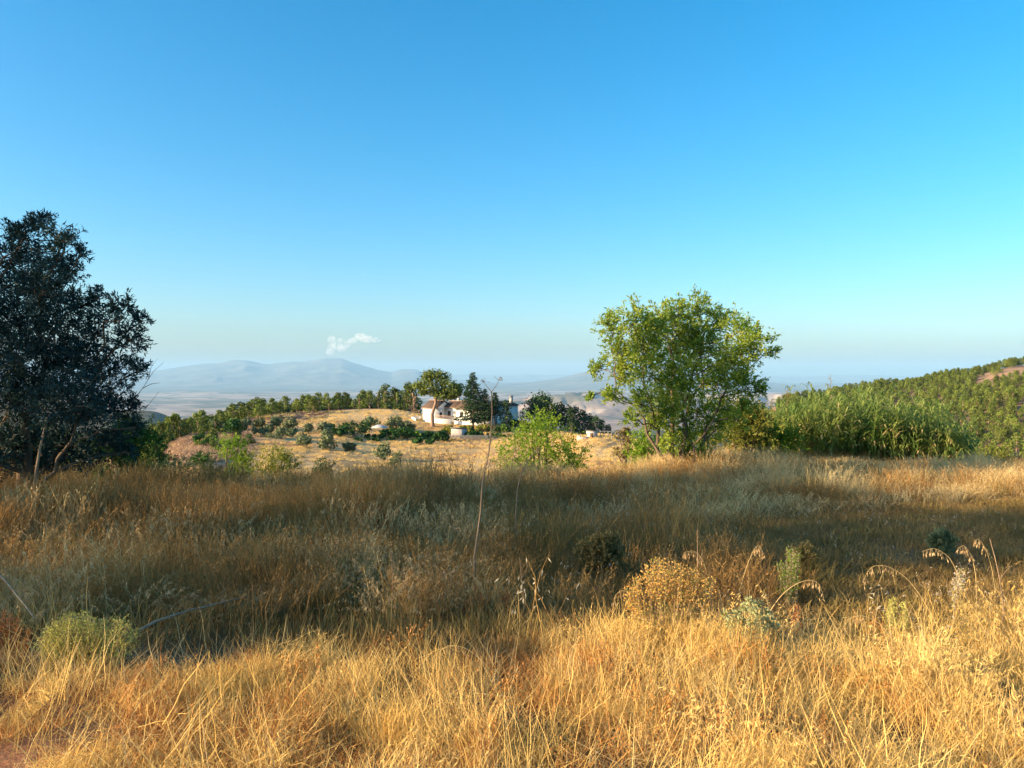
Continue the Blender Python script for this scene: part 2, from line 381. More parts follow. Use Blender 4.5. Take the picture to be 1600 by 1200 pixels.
def mixc(a, b, t): return a*(1-t[:, None])+np.asarray(b)*t[:, None]
def col_near(x, y):
    n = len(x); c = np.tile(np.array([0.115, 0.068, 0.036]), (n, 1))
    t = sstep(-0.2, 0.35, fbm(x*0.8, y*0.8, 11)); c = mixc(c, (0.20, 0.125, 0.062), t)
    path = np.exp(-(((x+2.7)/0.75)**2+((y-3.1)/0.75)**2)); c = mixc(c, (0.36, 0.17, 0.085), np.clip(path*1.8, 0, 1))
    tr = np.exp(-(((x-6.6)/1.7)**2+((y-9.0)/0.55)**2)); c = mixc(c, (0.26, 0.22, 0.18), np.clip(tr*1.3, 0, 1))
    t = sstep(14, 24, y); c = mixc(c, (0.40, 0.27, 0.12), t)
    return c
def col_mid(x, y):
    n = len(x); D = np.maximum(y, 1); px = 800+F_PX*x/D
    c = np.tile(np.array([0.56, 0.34, 0.145]), (n, 1))
    f = fbm(x/14, y/14, 91); c = mixc(c, (0.48, 0.25, 0.11), sstep(-0.1, 0.45, f))
    c = mixc(c, (0.62, 0.44, 0.21), sstep(0.05, 0.5, fbm(x/5, y/5, 92)))
    inb = lambda a, b, v, s: sstep(a-s, a+s, v)*(1-sstep(b-s, b+s, v))
    c = mixc(c, (0.42, 0.25, 0.17), inb(150, 400, px, 35)*inb(95, 168, D, 12)*0.95)          # reddish fallow slope
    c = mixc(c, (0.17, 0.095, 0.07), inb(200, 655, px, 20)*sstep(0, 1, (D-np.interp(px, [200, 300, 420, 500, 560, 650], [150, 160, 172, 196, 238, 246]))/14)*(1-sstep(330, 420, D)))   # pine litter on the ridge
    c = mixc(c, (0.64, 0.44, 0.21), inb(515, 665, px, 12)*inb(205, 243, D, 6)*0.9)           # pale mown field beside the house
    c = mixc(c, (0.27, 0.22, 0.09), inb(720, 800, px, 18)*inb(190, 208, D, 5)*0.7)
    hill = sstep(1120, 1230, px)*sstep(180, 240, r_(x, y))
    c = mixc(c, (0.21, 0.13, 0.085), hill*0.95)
    c = mixc(c, (0.42, 0.26, 0.155), sstep(1510, 1545, px)*inb(440, 535, D, 18)*sstep(-0.35, 0.1, fbm(x/25, y/25, 95)))
    road = np.exp(-((y-(196+0.05*(x-0)))/1.6)**2)*inb(785, 835, px, 6); c = mixc(c, (0.50, 0.38, 0.28), np.clip(road*1.4, 0, 1))
    c = mixc(c, (0.12, 0.12, 0.055), (1-sstep(25, 80, np.hypot(x, y)))*0.0)
    t = sstep(420, 900, np.hypot(x, y))*(1-hill); c = mixc(c, (0.12, 0.11, 0.06), t*sstep(-0.4, 0.2, fbm(x/60, y/60, 96)))
    return c
def r_(x, y): return np.hypot(x, y)

rough_mat('soil', (0.55, 0.52, 0.5), (1.25, 1.2, 1.15), scale=14, bump=0.9, attr='tint', dist=0.03)
rough_mat('slope_soil', (0.62, 0.6, 0.58), (1.2, 1.18, 1.15), scale=1.1, bump=0.5, detail=8, attr='tint', dist=0.3)

# plain: fields, groves and bare badland, material only (kilometres away)
def plain_mat():
    m = bpy.data.materials.new('plain_fields'); t, N, Lk = nodes(m)
    out = N('ShaderNodeOutputMaterial'); p = N('ShaderNodeBsdfPrincipled'); p.inputs['Roughness'].default_value = 0.95; p.inputs['Specular IOR Level'].default_value = 0.1
    geo = N('ShaderNodeNewGeometry')
    def vor(sc, st):
        mp = N('ShaderNodeMapping'); mp.inputs['Scale'].default_value = st; mp.inputs['Rotation'].default_value = (0, 0, 0.3)
        v = N('ShaderNodeTexVoronoi'); v.inputs['Scale'].default_value = sc; v.inputs['Randomness'].default_value = 0.9
        Lk(geo.outputs['Position'], mp.inputs[0]); Lk(mp.outputs[0], v.inputs['Vector']); return v
    v1 = vor(1/420, (1, 0.8, 0)); cr = N('ShaderNodeValToRGB'); cr.color_ramp.interpolation = 'CONSTANT'
    sp = N('ShaderNodeSeparateColor'); Lk(v1.outputs['Color'], sp.inputs[0]); Lk(sp.outputs[0], cr.inputs[0])
    stops = [(0, (0.40, 0.28, 0.21)), (0.22, (0.09, 0.09, 0.055)), (0.38, (0.46, 0.34, 0.26)), (0.5, (0.06, 0.07, 0.04)), (0.64, (0.32, 0.21, 0.16)), (0.80, (0.50, 0.40, 0.32)), (0.88, (0.12, 0.11, 0.07))]
    e = cr.color_ramp.elements
    e[0].position = 0; e[0].color = (*stops[0][1], 1); e[1].position = stops[1][0]; e[1].color = (*stops[1][1], 1)
    for q, c in stops[2:]: z = e.new(q); z.color = (*c, 1)
    nz = N('ShaderNodeTexNoise'); nz.inputs['Scale'].default_value = 1/1900; nz.inputs['Detail'].default_value = 7; Lk(geo.outputs['Position'], nz.inputs['Vector'])
    cr2 = N('ShaderNodeValToRGB'); Lk(nz.outputs['Fac'], cr2.inputs[0])
    cr2.color_ramp.elements[0].position = 0.36; cr2.color_ramp.elements[0].color = (0.12, 0.12, 0.08, 1)
    cr2.color_ramp.elements[1].position = 0.62; cr2.color_ramp.elements[1].color = (0.42, 0.30, 0.24, 1)
    mx = N('ShaderNodeMix'); mx.data_type = 'RGBA'; mx.inputs[0].default_value = 0.4
    Lk(cr.outputs[0], mx.inputs[6]); Lk(cr2.outputs[0], mx.inputs[7])
    # near foothills are wooded scrub
    at = N('ShaderNodeAttribute'); at.attribute_name = 'tint'
    n2 = N('ShaderNodeTexNoise'); n2.inputs['Scale'].default_value = 1/26; n2.inputs['Detail'].default_value = 4; Lk(geo.outputs['Position'], n2.inputs['Vector'])
    cr3 = N('ShaderNodeValToRGB'); Lk(n2.outputs['Fac'], cr3.inputs[0])
    cr3.color_ramp.elements[0].position = 0.38; cr3.color_ramp.elements[0].color = (0.045, 0.055, 0.03, 1)
    cr3.color_ramp.elements[1].position = 0.66; cr3.color_ramp.elements[1].color = (0.15, 0.12, 0.075, 1)
    m3 = N('ShaderNodeMix'); m3.data_type = 'RGBA'; Lk(at.outputs['Fac'], m3.inputs[0]); Lk(mx.outputs[2], m3.inputs[6]); Lk(cr3.outputs[0], m3.inputs[7])
    Lk(m3.outputs[2], p.inputs['Base Color']); Lk(p.outputs[0], out.inputs[0]); return m
def col_plain(x, y):
    t = 1-sstep(2900, 4200, np.hypot(x, y)); return np.stack([t, t, t], 1)
rough_mat('mountain_rock', (0.05, 0.06, 0.05), (0.22, 0.19, 0.15), scale=1/900, bump=0.0, detail=8, attr=None)
def geo_r(a, b, n): return np.geomspace(a, b, n)
ring_mesh('ground', np.concatenate([[0.8, 1.4], geo_r(2, 60, 130)]), M['soil'], col_near, True)
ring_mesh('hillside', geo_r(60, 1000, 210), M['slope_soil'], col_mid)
ring_mesh('plain', geo_r(1000, 18000, 150), plain_mat(), col_plain)
ring_mesh('mountains', np.concatenate([geo_r(18000, 34000, 90), geo_r(34300, 46000, 30)]), M['mountain_rock'], None)

# ------------------------------------------------------------------ the air between here and the mountains
hz = MB().box((0, 0, 700-351/2-0.5), (2*47500, 2*47500, 1400+351)).mesh('haze')
zlo = min(float(np.min([v.co.z for v in bpy.data.objects[n].data.vertices])) for n in ('plain', 'mountains', 'hillside'))
zhi = max(float(np.max([v.co.z for v in bpy.data.objects[n].data.vertices])) for n in ('mountains', 'plain'))
for v in hz.vertices: v.co.z = zlo-1 if v.co.z < 0 else zhi+30
m = bpy.data.materials.new('haze_air'); t, N, Lk = nodes(m)
out = N('ShaderNodeOutputMaterial'); pv = N('ShaderNodeVolumePrincipled')
pv.inputs['Color'].default_value = (0.42, 0.72, 1.0, 1); pv.inputs['Density'].default_value = 3.4e-5; pv.inputs['Anisotropy'].default_value = 0.0
Lk(pv.outputs[0], out.inputs['Volume'])
hzo = link('haze', hz, m); tag(hzo, 'pale blue haze lying over the plain and far mountains', 'haze', kind='stuff')

# ------------------------------------------------------------------ cloud (outside the haze box)
def cloud():
    D = 62000
    m = bpy.data.materials.new('cloud_vapour'); t, N, Lk = nodes(m)
    out = N('ShaderNodeOutputMaterial'); pv = N('ShaderNodeVolumePrincipled')
    pv.inputs['Color'].default_value = (1, 0.99, 0.98, 1)
    geo = N('ShaderNodeTexCoord'); nz = N('ShaderNodeTexNoise'); nz.inputs['Scale'].default_value = 1/420; nz.inputs['Detail'].default_value = 5
    Lk(geo.outputs['Object'], nz.inputs['Vector'])
    mr = N('ShaderNodeMapRange'); mr.inputs[1].default_value = 0.36; mr.inputs[2].default_value = 0.7; mr.inputs[3].default_value = 0; mr.inputs[4].default_value = 0.0017
    Lk(nz.outputs['Fac'], mr.inputs[0]); Lk(mr.outputs[0], pv.inputs['Density']); Lk(pv.outputs[0], out.inputs['Volume'])
    specs = [('tall faint column of white cloud rising over the mountain', [(516,548,7,8),(522,538,10,9),(518,530,7,6),(534,541,9,9),(532,533,7,5),(542,538,7,6)]),
             ('small flat white puff of cloud beside the rising column', [(552,532,9,5),(563,526,10,7),(573,530,12,6),(586,531,9,4.5)])]
    for lab, bl in specs:
        b0 = P(bl[0][0], bl[0][1], D)
        mb = MB()
        for (a, b, rx, rz) in bl:
            c = P(a, b, D)-b0; k = D/F_PX
            th, ph = np.meshgrid(np.linspace(0, np.pi, 9), np.arange(14)/14*2*np.pi, indexing='ij')
            d = np.stack([np.sin(th)*np.cos(ph), np.sin(th)*np.sin(ph), np.cos(th)], -1)
            rr = 1+0.22*fbm(d[..., 0]*2.2+a, d[..., 2]*2.2+d[..., 1]*2, 5)[..., None]
            V = (d*rr*np.array([rx, rx, rz])*k+c).reshape(-1, 3)
            i = np.arange(8)[:, None]*14; j = np.arange(14)[None]; j2 = (j+1) % 14
            mb.add(V, Q=np.stack([i+j, i+14+j, i+14+j2, i+j2], -1).reshape(-1, 4))
        o = mb.build('cloud', m); o.location = b0
        tag(o, lab, 'cloud')
cloud()

# ------------------------------------------------------------------ plant builders
def blob_sprigs(blobs, rg, sprigs, nleaf, L, W, up=0.15, spread=0.7, wood=None, out=1.0):
    """leafy twigs growing out of each blob (c, r): returns leaf quads"""
    qs = []
    for c, r in blobs:
        c = np.asarray(c, float)
        ns = max(3, int(sprigs*(r/0.5)**1.6)) if sprigs > 0 else -sprigs
        d = unit(rg.normal(size=(ns, 3))+np.array([0, 0, up]))
        r0 = r*rg.uniform(0.1, 0.55, ns); r1 = r*rg.uniform(0.75, 1.25, ns)*out
        st = c+d*r0[:, None]+rg.normal(size=(ns, 3))*r*0.18
        bend = rg.normal(size=(ns, 3))*0.35+np.array([0, 0, up])
        en = st+unit(d+bend)*(r1-r0)[:, None]
        f = rg.uniform(0.05, 1, (ns, nleaf))
        pos = st[:, None]+(en-st)[:, None]*f[..., None]+rg.normal(size=(ns, nleaf, 3))*L*0.22
        dr = unit((en-st))[:, None]*0.8+rg.normal(size=(ns, nleaf, 3))*spread
        n = ns*nleaf
        qs.append(leaves(pos.reshape(-1, 3), dr.reshape(-1, 3), L*rg.uniform(0.65, 1.2, n), W*rg.uniform(0.7, 1.2, n), rg))
        if wood is not None:
            for k in range(0, ns, 5): wood.tube([c, st[k], en[k]], [0.008, 0.006, 0.003], 3)
    return np.concatenate(qs)

def clump_quads(blobs, rg, per, size, jitter=0.5, shell=0.6):
    """foliage clumps for distant crowns: faces look outward from each blob so crowns shade as volumes"""
    qs = []
    for c, r in blobs:
        r = np.broadcast_to(np.asarray(r, float), (3,))
        d = unit(rg.normal(size=(per, 3)))
        rad = rg.uniform(shell, 1.08, (per, 1))
        pos = np.asarray(c)+d*rad*r
        nrm = unit(d/r*r.mean()+rg.normal(size=(per, 3))*jitter)
        tan = unit(np.cross(nrm, rg.normal(size=(per, 3))))
        s = size*rg.uniform(0.6, 1.35, per)
        q = leaves(pos-tan*s[:, None]*0.45, tan, s, s*0.72, rg, flat=nrm)
        qs.append(q)
    return np.concatenate(qs)

def curve_pts(a, b, sag, rg, n=6, wob=0.05):
    a = np.asarray(a, float); b = np.asarray(b, float)
    t = np.linspace(0, 1, n)[:, None]
    L = np.linalg.norm(b-a)
    p = a+(b-a)*t+np.array([0, 0, 1])*sag*L*(t*(1-t))*4
    w = rg.normal(size=(n, 3))*wob*L; w[0] = 0; w[-1] = 0
    return p+w

# ---- variants of distant trees: each a pair of meshes (trunk, crown), 1:1 metres
def pine_variant(seed, h, kind):
    rg = np.random.default_rng(seed)
    w = h*0.30
    bl = []
    if kind == 'aleppo':
        lo = rg.uniform(0.10, 0.27)
        for k in range(13):
            f = lo+(0.9-lo)*(k+rg.uniform(0, 1))/13; g = (f-lo)/(0.9-lo)
            rr = w*(0.50-0.18*g)*rg.uniform(0.8, 1.2)
            a = k*2.4+rg.uniform(0, 1.2); o = w*rg.uniform(0.35, 0.8)*(1-0.75*g**1.6)
            bl.append(((o*math.cos(a), o*math.sin(a), f*h), (rr, rr, rr*0.8)))
        bl.append(((0, 0, h*0.9), (w*0.36,)*3)); sz = 0.055*h; per = 62
    elif kind == 'young':
        for k in range(7):
            f = 0.12+0.13*k; rr = w*0.72*(1.08-f)
            bl.append(((rg.normal()*0.06*h, rg.normal()*0.06*h, f*h), (rr, rr, 0.1*h))); 
        sz = 0.07*h; per = 45
    q = clump_quads(bl, rg, per, sz)
    cr = MB().quads(q).mesh('crown')
    tk = MB(); p = curve_pts((0, 0, -0.6), (rg.normal()*0.05*h, rg.normal()*0.05*h, h*0.8), 0, rg, 6, 0.015)
    tk.tube(p, np.linspace(0.028*h, 0.008*h, 6), 6)
    for c, r in bl[::2]:
        k = min(4, max(1, int(c[2]/h*5)-1)); tk.tube([p[k], (p[k]+np.array(c))/2+np.array([0, 0, .1]), c], [0.011*h, 0.008*h, 0.004*h], 4)
    t = tk.mesh('trunk', True)
    return t, cr

def far_tree(name, variant, loc, label, cat='tree', group=None, sc=1.0, rz=None, mat='pine_needle', bark='bark_pine'):
    t, c = variant
    r = empty(name, loc, label, cat, group, rz if rz is not None else random.uniform(0, 6.28), sc)
    o = bpy.data.objects.new('trunk', t); COL.objects.link(o); o.parent = r
    k = bpy.data.objects.new('crown', c); COL.objects.link(k); k.parent = r
    if not t.materials: t.materials.append(M[bark])
    if not c.materials: c.materials.append(M[mat])
    return r

# ------------------------------------------------------------------ near trees
def blobs_px(lst, D, dep, rg, k=1.0):
    out = []
    for (a, b, r) in lst:
        dd = D+rg.uniform(-dep, dep)
        out.append((P(a, b, dd), r/F_PX*D*k))
    return out

def near_tree(name, label, base, blobs, stems, rg, leafmat, sprigs, nleaf, L, W, up, stem_r, extra_up=0.0, bark='bark'):
    root = empty(name, base, label, 'tree')
    wood = MB(); base = np.asarray(base, float)
    loc = [(c-base, r) for c, r in blobs]
    paths = []
    for tip, r0 in stems:
        tip = np.asarray(tip)-base
        p = curve_pts((rg.normal()*0.08, rg.normal()*0.08, -0.25), tip, 0.0, rg, 8, 0.028)
        p[1:-1, 2] -= 0.0
        wood.tube(p, np.linspace(r0, r0*0.28, 8), 7); paths.append(p)
    allp = np.concatenate([p[2:] for p in paths]); rads = np.concatenate([np.linspace(0.7, 0.28, len(p)-2) for p in paths])
    for c, r in loc:
        cost = np.linalg.norm(allp-c, axis=1)+np.maximum(0, allp[:, 2]-c[2]+0.2)*1.2
        i = int(cost.argmin()); a = allp[i]
        n = 6; p = curve_pts(a, c, 0.06, rg, n, 0.035)
        wood.tube(p, np.linspace(stem_r*rads[i]*0.7, 0.012, n), 5)
        for _ in range(3):
            e = c+unit(rg.normal(size=3))*r*0.8; wood.tube(curve_pts(p[-2], e, 0.03, rg, 4, 0.04), np.linspace(0.011, 0.004, 4), 3)
    trunk = wood.build('trunk', M[bark], root, True)
    tw = MB()
    q = blob_sprigs(loc, rg, sprigs, nleaf, L, W, up, wood=tw)
    MB().quads(q).build('crown', M[leafmat], root)
    tw.build('twigs', M[bark], root)['kind'] = 'stuff'
    return root

rg = np.random.default_rng(21)
DA = 20.0
ab = [(1088,484,26),(1060,492,24),(1030,498,26),(990,505,30),(952,513,24),(1120,503,28),(1155,520,30),(1182,545,28),(1208,548,9),(962,548,24),(1005,540,34),(1055,535,38),(1100,545,38),(1145,565,36),
      (934,576,18),(972,586,25),(1020,585,36),(1070,590,36),(1120,602,34),(1165,600,26),(1187,612,14),(922,622,9),(955,620,18),(1000,632,24),(1045,640,30),(1092,645,32),(1135,640,26),(1168,640,18),
      (1072,682,26),(1045,690,18),(1105,688,22),(985,655,14),(1020,662,16),(1125,668,18),(1065,708,15),(1095,712,13),(1040,655,18),(1150,655,16),(1085,520,26),(1020,515,26)]
blobs = blobs_px(ab, DA, 1.1, rg)+[(P(a, b, DA+rg.uniform(0.5, 1.8)), r/60) for a, b, r in [(1000,560,34),(1070,560,40),(1130,580,34),(1050,620,36)]]
base = ground(1062, DA)
near_tree('almond_tree', 'leafy green almond tree with several stems in tall dry grass before the cane thicket', base, blobs,
          [(P(1005, 600, DA-0.5), 0.075), (P(960, 585, DA+0.3), 0.05), (P(1045, 540, DA+0.2), 0.085), (P(1090, 560, DA-0.4), 0.07), (P(1140, 600, DA+0.4), 0.07), (P(1100, 520, DA+0.6), 0.06), (P(1120, 640, DA-0.8), 0.045)],
          rg, 'almond_leaf', 72, 18, 0.105, 0.036, 0.25, 0.06)

rg = np.random.default_rng(22)
DO = 12.0
ob = [(66,352,22),(40,372,28),(95,378,28),(125,398,16),(20,405,36),(70,415,36),(105,425,26),(10,450,44),(70,455,42),(112,478,28),(152,470,20),(188,482,22),(222,502,15),(20,505,52),(85,515,50),(150,522,42),(205,532,26),
      (30,570,54),(105,580,52),(172,585,42),(214,580,18),(20,630,54),(95,640,52),(160,645,42),(202,640,20),(212,668,12),(45,690,42),(115,695,38),(172,692,26),(70,735,26),(140,725,24),(10,705,36),(-20,725,30),(30,725,26),(90,715,28),(195,705,16),
      (-50,420,46),(-60,500,60),(-60,580,60),(-60,655,55),(-140,470,55),(-150,560,60),(-140,640,55),(-220,540,55),(-220,620,55)]
blobs = blobs_px(ob, DO, 0.9, rg)+[(P(a, b, DO+rg.uniform(-1.6, 1.6)), r/100) for a, b, r in [(30,540,50),(110,560,50),(30,620,50),(120,630,46),(-40,560,50),(60,460,40)]]
base = ground(20, DO)
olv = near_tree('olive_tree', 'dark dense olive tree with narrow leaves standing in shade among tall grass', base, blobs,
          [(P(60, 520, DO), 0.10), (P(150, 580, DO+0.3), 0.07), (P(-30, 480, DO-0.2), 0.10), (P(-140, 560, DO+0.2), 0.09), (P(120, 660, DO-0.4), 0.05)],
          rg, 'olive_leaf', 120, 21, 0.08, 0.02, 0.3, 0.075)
for j, tw_ in enumerate([[(205,630),(224,605),(240,580),(256,566)],[(222,607),(236,600),(250,598)],[(205,650),(226,640),(248,612)],[(205,675),(228,668),(240,650)],[(232,592),(236,574),(246,560)]]):
    pz = np.array([P(a, c_, 12.1) for a, c_ in tw_])-base; MB().tube(pz, np.linspace(0.006, 0.002, len(pz)), 4).build('dead_twig', M['bark'], olv)
# a pale sucker stem leaning at the foot of the olive tree
b0 = ground(50, 11.0)
mb = MB(); mb.tube(np.array([P(53, 760, 11), P(56, 735, 11), P(62, 700, 11), P(70, 668, 11), P(76, 640, 11.1)])-b0, [0.022, 0.02, 0.018, 0.015, 0.01], 6)
r = empty('sapling', b0, 'thin pale leaning sapling stem at the foot of the dark olive tree', 'sapling')
mb.tube(np.array([P(53, 760, 11)-np.array([0, 0, .25]), P(53, 760, 11)])-b0, 0.022, 6)
mb.build('trunk', M['dry_stem'], r, True)
q = blob_sprigs([(P(76, 640, 11.1)-b0, 0.22)], rg, 30, 14, 0.07, 0.016); MB().quads(q).build('crown', M['olive_leaf'], r)

# ------------------------------------------------------------------ shade trees standing to the left, outside the frame
def shade_tree(x, y, h, wdt, label, seed):
    rg = np.random.default_rng(seed); z = float(H(x, y))
    root = empty('umbrella_pine', (x, y, z), label, 'tree', 'shade trees along the left edge of the field')
    bl = []
    for k in range(26):
        f = rg.uniform(0.66, 0.95) if k > 4 else rg.uniform(0.52, 0.66); R = wdt*math.sqrt(max(0.05, 1-((f-0.68)/0.34)**2))
        a = rg.uniform(0, 6.28); o = R*rg.uniform(0.2, 0.8)
        bl.append(((o*math.cos(a), o*math.sin(a), f*h), wdt*(0.40 if k > 4 else 0.24)))
    q = clump_quads(bl, rg, 125, 0.26, shell=0.3)
    MB().quads(q).build('crown', M['bush_dark'], root)
    tk = MB(); p = curve_pts((0, 0, -0.4), (0.2, 0.1, h*0.75), 0, rg, 7, 0.02); tk.tube(p, np.linspace(0.22, 0.05, 7), 8)
    for c, r in bl[::3]: tk.tube(curve_pts(p[2], c, 0.05, rg, 5, 0.03), np.linspace(0.09, 0.02, 5), 5)
    tk.build('trunk', M['bark'], root, True)
LD = np.array([0.94, 0.342])
def st(s, t): return (LD[0]*t-LD[1]*s, LD[1]*t+LD[0]*s)
for (s, t, h, wd, lab, sd) in [(7.35, -21, 9.9, 2.9, 'broad umbrella pine at the field edge, first of the shade row', 1), (11.3, -22, 9.4, 2.6, 'round umbrella pine in the middle of the shade row', 2),
                               (15.0, -20, 10.8, 3.0, 'tallest umbrella pine in the shade row beyond the middle one', 3), (19.6, -23, 8.2, 2.4, 'lower umbrella pine at the far end of the shade row', 4)]:
    x, y = st(s, t); shade_tree(x, y, h, wd, lab, sd)

# ------------------------------------------------------------------ cane thicket
def reeds():
    rg = np.random.default_rng(31)
    b = ground(1370, 29)
    root = empty('cane_thicket', b, 'dense thicket of tall green canes with arching blade leaves beside the field', 'canes')
    st_, lf = MB(), []
    for k in range(760):
        u = rg.uniform(); px = 1185+u*325; D = rg.uniform(26.5, 33)
        g = ground(px, D)
        top = np.interp(px, [1185, 1230, 1290, 1350, 1420, 1480, 1515], [650, 630, 618, 622, 636, 652, 690])+rg.normal()*8-16*float(fbm(np.array([px/26.0]), np.array([D/1.5]), 14)[0])
        hz_ = (HOR-top)/F_PX*D-g[2]; h = max(0.8, hz_*rg.uniform(0.62, 1.04))
        lean = rg.normal(size=2)*0.15*h+np.array([0.05, 0])*h
        t = np.linspace(0, 1, 5)[:, None]
        p = g+np.concatenate([lean*t**1.8, t*h], 1)
        st_.tube(p-b, np.linspace(0.013, 0.004, 5), 4)
        n = 16; f = np.sort(rg.uniform(0.2, 1.0, n))
        pos = np.stack([np.interp(f, t[:, 0], p[:, i]) for i in range(3)], 1)-b
        az = rg.uniform(0, 6.28, n); el = rg.uniform(0.5, 1.15, n)
        d = np.stack([np.cos(az)*np.cos(el), np.sin(az)*np.cos(el), np.sin(el)], 1)
        L = rg.uniform(0.45, 0.85, n); W = rg.uniform(0.035, 0.06, n)
        sd = unit(np.cross(d, [0, 0, 1.0]))
        p0 = pos; p1 = pos+d*(L*0.4)[:, None]; d2 = unit(d*np.array([1.4, 1.4, 0.25])); p2 = p1+d2*(L*0.35)[:, None]
        d3 = unit(d*np.array([1.2, 1.2, 0])+np.array([0, 0, -0.7])); p3 = p2+d3*(L*0.3)[:, None]
        w = W[:, None]*sd
        lf.append((np.stack([p0-w*.3, p0+w*.3, p1+w*.5, p1-w*.5, p2+w*.4, p2-w*.4, p3], 1)))
    st_.build('canes', M['reed_leaf'], root, True)
    A = np.concatenate(lf); n = len(A); i = np.arange(n)[:, None]*7
    mb = MB(); mb.add(A.reshape(-1, 3), Q=np.concatenate([i+[[0, 1, 2, 3]], i+[[3, 2, 4, 5]]]), T=i+[[5, 4, 6]])
    o = mb.build('leaves', M['reed_leaf'], root)
    dl = np.concatenate(lf)[rg.choice(n, 900, replace=False)]*np.array([1, 1, 0.9])+np.array([0.02, -0.05, 0.0]); i = np.arange(900)[:, None]*7
    mb = MB(); mb.add(dl.reshape(-1, 3), Q=np.concatenate([i+[[0, 1, 2, 3]], i+[[3, 2, 4, 5]]]), T=i+[[5, 4, 6]]); mb.build('dry_leaves', M['straw_pale'], root)
    for o in root.children: o['kind'] = 'stuff'
    for a, b_, D in ((1298, 588, 29), (1231, 606, 28.5), (1206, 624, 28)):
        pl = MB(); sp = []
        e = P(a, b_, D)-b; s0 = e-np.array([0.05, 0, 1.0]); pl.tube([s0, (s0+e)/2+[0.01, 0, 0], e], [0.009, 0.007, 0.004], 4)
        f = rg.uniform(0.55, 1, 26)[:, None]; sp.append(leaves(s0+(e-s0)*f, rg.normal(size=(26, 3))+[0, 0, .4], 0.16, 0.018, rg))
        pl.quads(np.concatenate(sp)); pl.build('flower_stalk', M['tall_green'], root)
reeds()

# ------------------------------------------------------------------ shrubs
def shrub(name, px, D, wpx, top, mat, label, cat='shrub', group=None, seed=0, per=90, leaf=None, z=None, nb=None, depth=0.8, wood=True, leafy=True, flat=1.0):
    """dome of leafy blobs; wpx: width in picture px, top: row of its top"""
    rg = np.random.default_rng(seed*7+int(px)); g = ground(px, D)
    W = 1.2*wpx/F_PX*D; Ht = max(0.3, (HOR-top)/F_PX*D-g[2])
    root = empty(name, g, label, cat, group)
    bl = []; nb = nb or 12
    br = 0.25*min(W, Ht*1.3)
    for k in range(nb):
        a = rg.uniform(0, 6.28); f = rg.uniform(0.12, 1)**0.8
        e = math.sqrt(max(0.05, 1-f**3.2)); o = math.sqrt(rg.uniform(0.03, 1))*e
        bl.append(((math.cos(a)*o*(W/2-br*0.7), math.sin(a)*o*(W/2-br*0.7)*depth, br*0.5+f*(Ht-br*1.35)), br*rg.uniform(0.75, 1.15)))
    if leafy:
        lf = leaf or 0.1
        q = blob_sprigs(bl, rg, -per, 16, lf, lf*0.42, 0.3)
    else: q = clump_quads(bl, rg, per, leaf or 0.28, shell=0.45)
    MB().quads(q).build('crown', M[mat], root)
    tk = MB()
    for c, r in bl: tk.tube(curve_pts((rg.normal()*0.05*W, rg.normal()*0.05*W, -0.2), c, 0.03, rg, 5, 0.03), np.linspace(0.022*Ht, 0.005*Ht, 5), 4)
    tk.build('stems', M['bark'], root)
    return root

# bushes on the rim of the field
shrub('bush', 846, 40, 140, 639, 'bush_bright', 'bright green leafy bush on the field rim in front of the dark conifers', 'bush', seed=1, per=34, leaf=0.14, nb=20)
shrub('bush', 893, 42, 56, 660, 'bush_bright', 'narrow bright green shoot beside the large bush on the field rim', 'bush', seed=2, per=24, leaf=0.13, nb=8)
shrub('bush', 1163, 25, 110, 622, 'bush_mixed', 'yellow-green bush between the almond tree and the canes', 'bush', seed=3, per=34, leaf=0.10, nb=20)
shrub('bush', 1215, 25.5, 70, 660, 'bush_bright', 'low green bush at the left foot of the canes', 'bush', seed=4, per=26, leaf=0.10, nb=10)
shrub('bush', 1008, 27, 70, 662, 'bush_bright', 'low yellow-green bush behind the left stems of the almond tree', 'bush', seed=5, per=24, leaf=0.10, nb=10)
shrub('bush', 365, 36, 58, 668, 'bush_bright', 'bright green upright bush beside the reddish slope', 'bush', seed=6, per=30, leaf=0.12, nb=12)
shrub('bush', 436, 34, 84, 688, 'bush_mixed', 'straggly yellowish bush right of the bright green upright one', 'bush', seed=7, per=30, leaf=0.11, nb=14)
shrub('bush', 505, 33, 60, 712, 'bush_olive', 'low grey-green bush at the end of the rim bushes', 'bush', seed=8, per=26, leaf=0.10, nb=9)
shrub('bush', 318, 34, 70, 700, 'bush_dark', 'dark green low bush below the reddish slope', 'bush', seed=9, per=26, leaf=0.11, nb=10)
shrub('bush', 243, 30, 60, 672, 'bush_dark', 'dark green bush at the right skirt of the olive tree', 'bush', seed=10, per=30, leaf=0.10, nb=12)
shrub('bush', 205, 24, 90, 690, 'bush_mixed', 'mixed green bush under the right skirt of the olive tree', 'bush', seed=11, per=30, leaf=0.09, nb=12)
shrub('bush', 163, 14, 44, 728, 'bush_bright', 'small yellow-green bush in the grass under the olive tree', 'bush', seed=12, per=22, leaf=0.05, nb=8)
shrub('bush', 270, 24, 80, 715, 'bush_olive', 'low dull green bush among dry grass left of the rim bushes', 'bush', seed=13, per=26, leaf=0.09, nb=9)
shrub('bush', 570, 30, 36, 716, 'bush_bright', 'small fresh green bush alone on the dry rim', 'bush', seed=14, per=20, leaf=0.09, nb=6)
shrub('bush', 622, 36, 40, 702, 'bush_olive', 'small grey bush on the rim beside the fresh green one', 'bush', seed=15, per=20, leaf=0.1, nb=7)
shrub('bush', 1555, 40, 70, 692, 'bush_mixed', 'green bush at the right end of the canes', 'bush', seed=16, per=26, leaf=0.12, nb=10)
shrub('bush', 1590, 60, 60, 700, 'bush_olive', 'grey-green bush below the pine spur past the canes', 'bush', seed=17, per=22, leaf=0.16, nb=9)
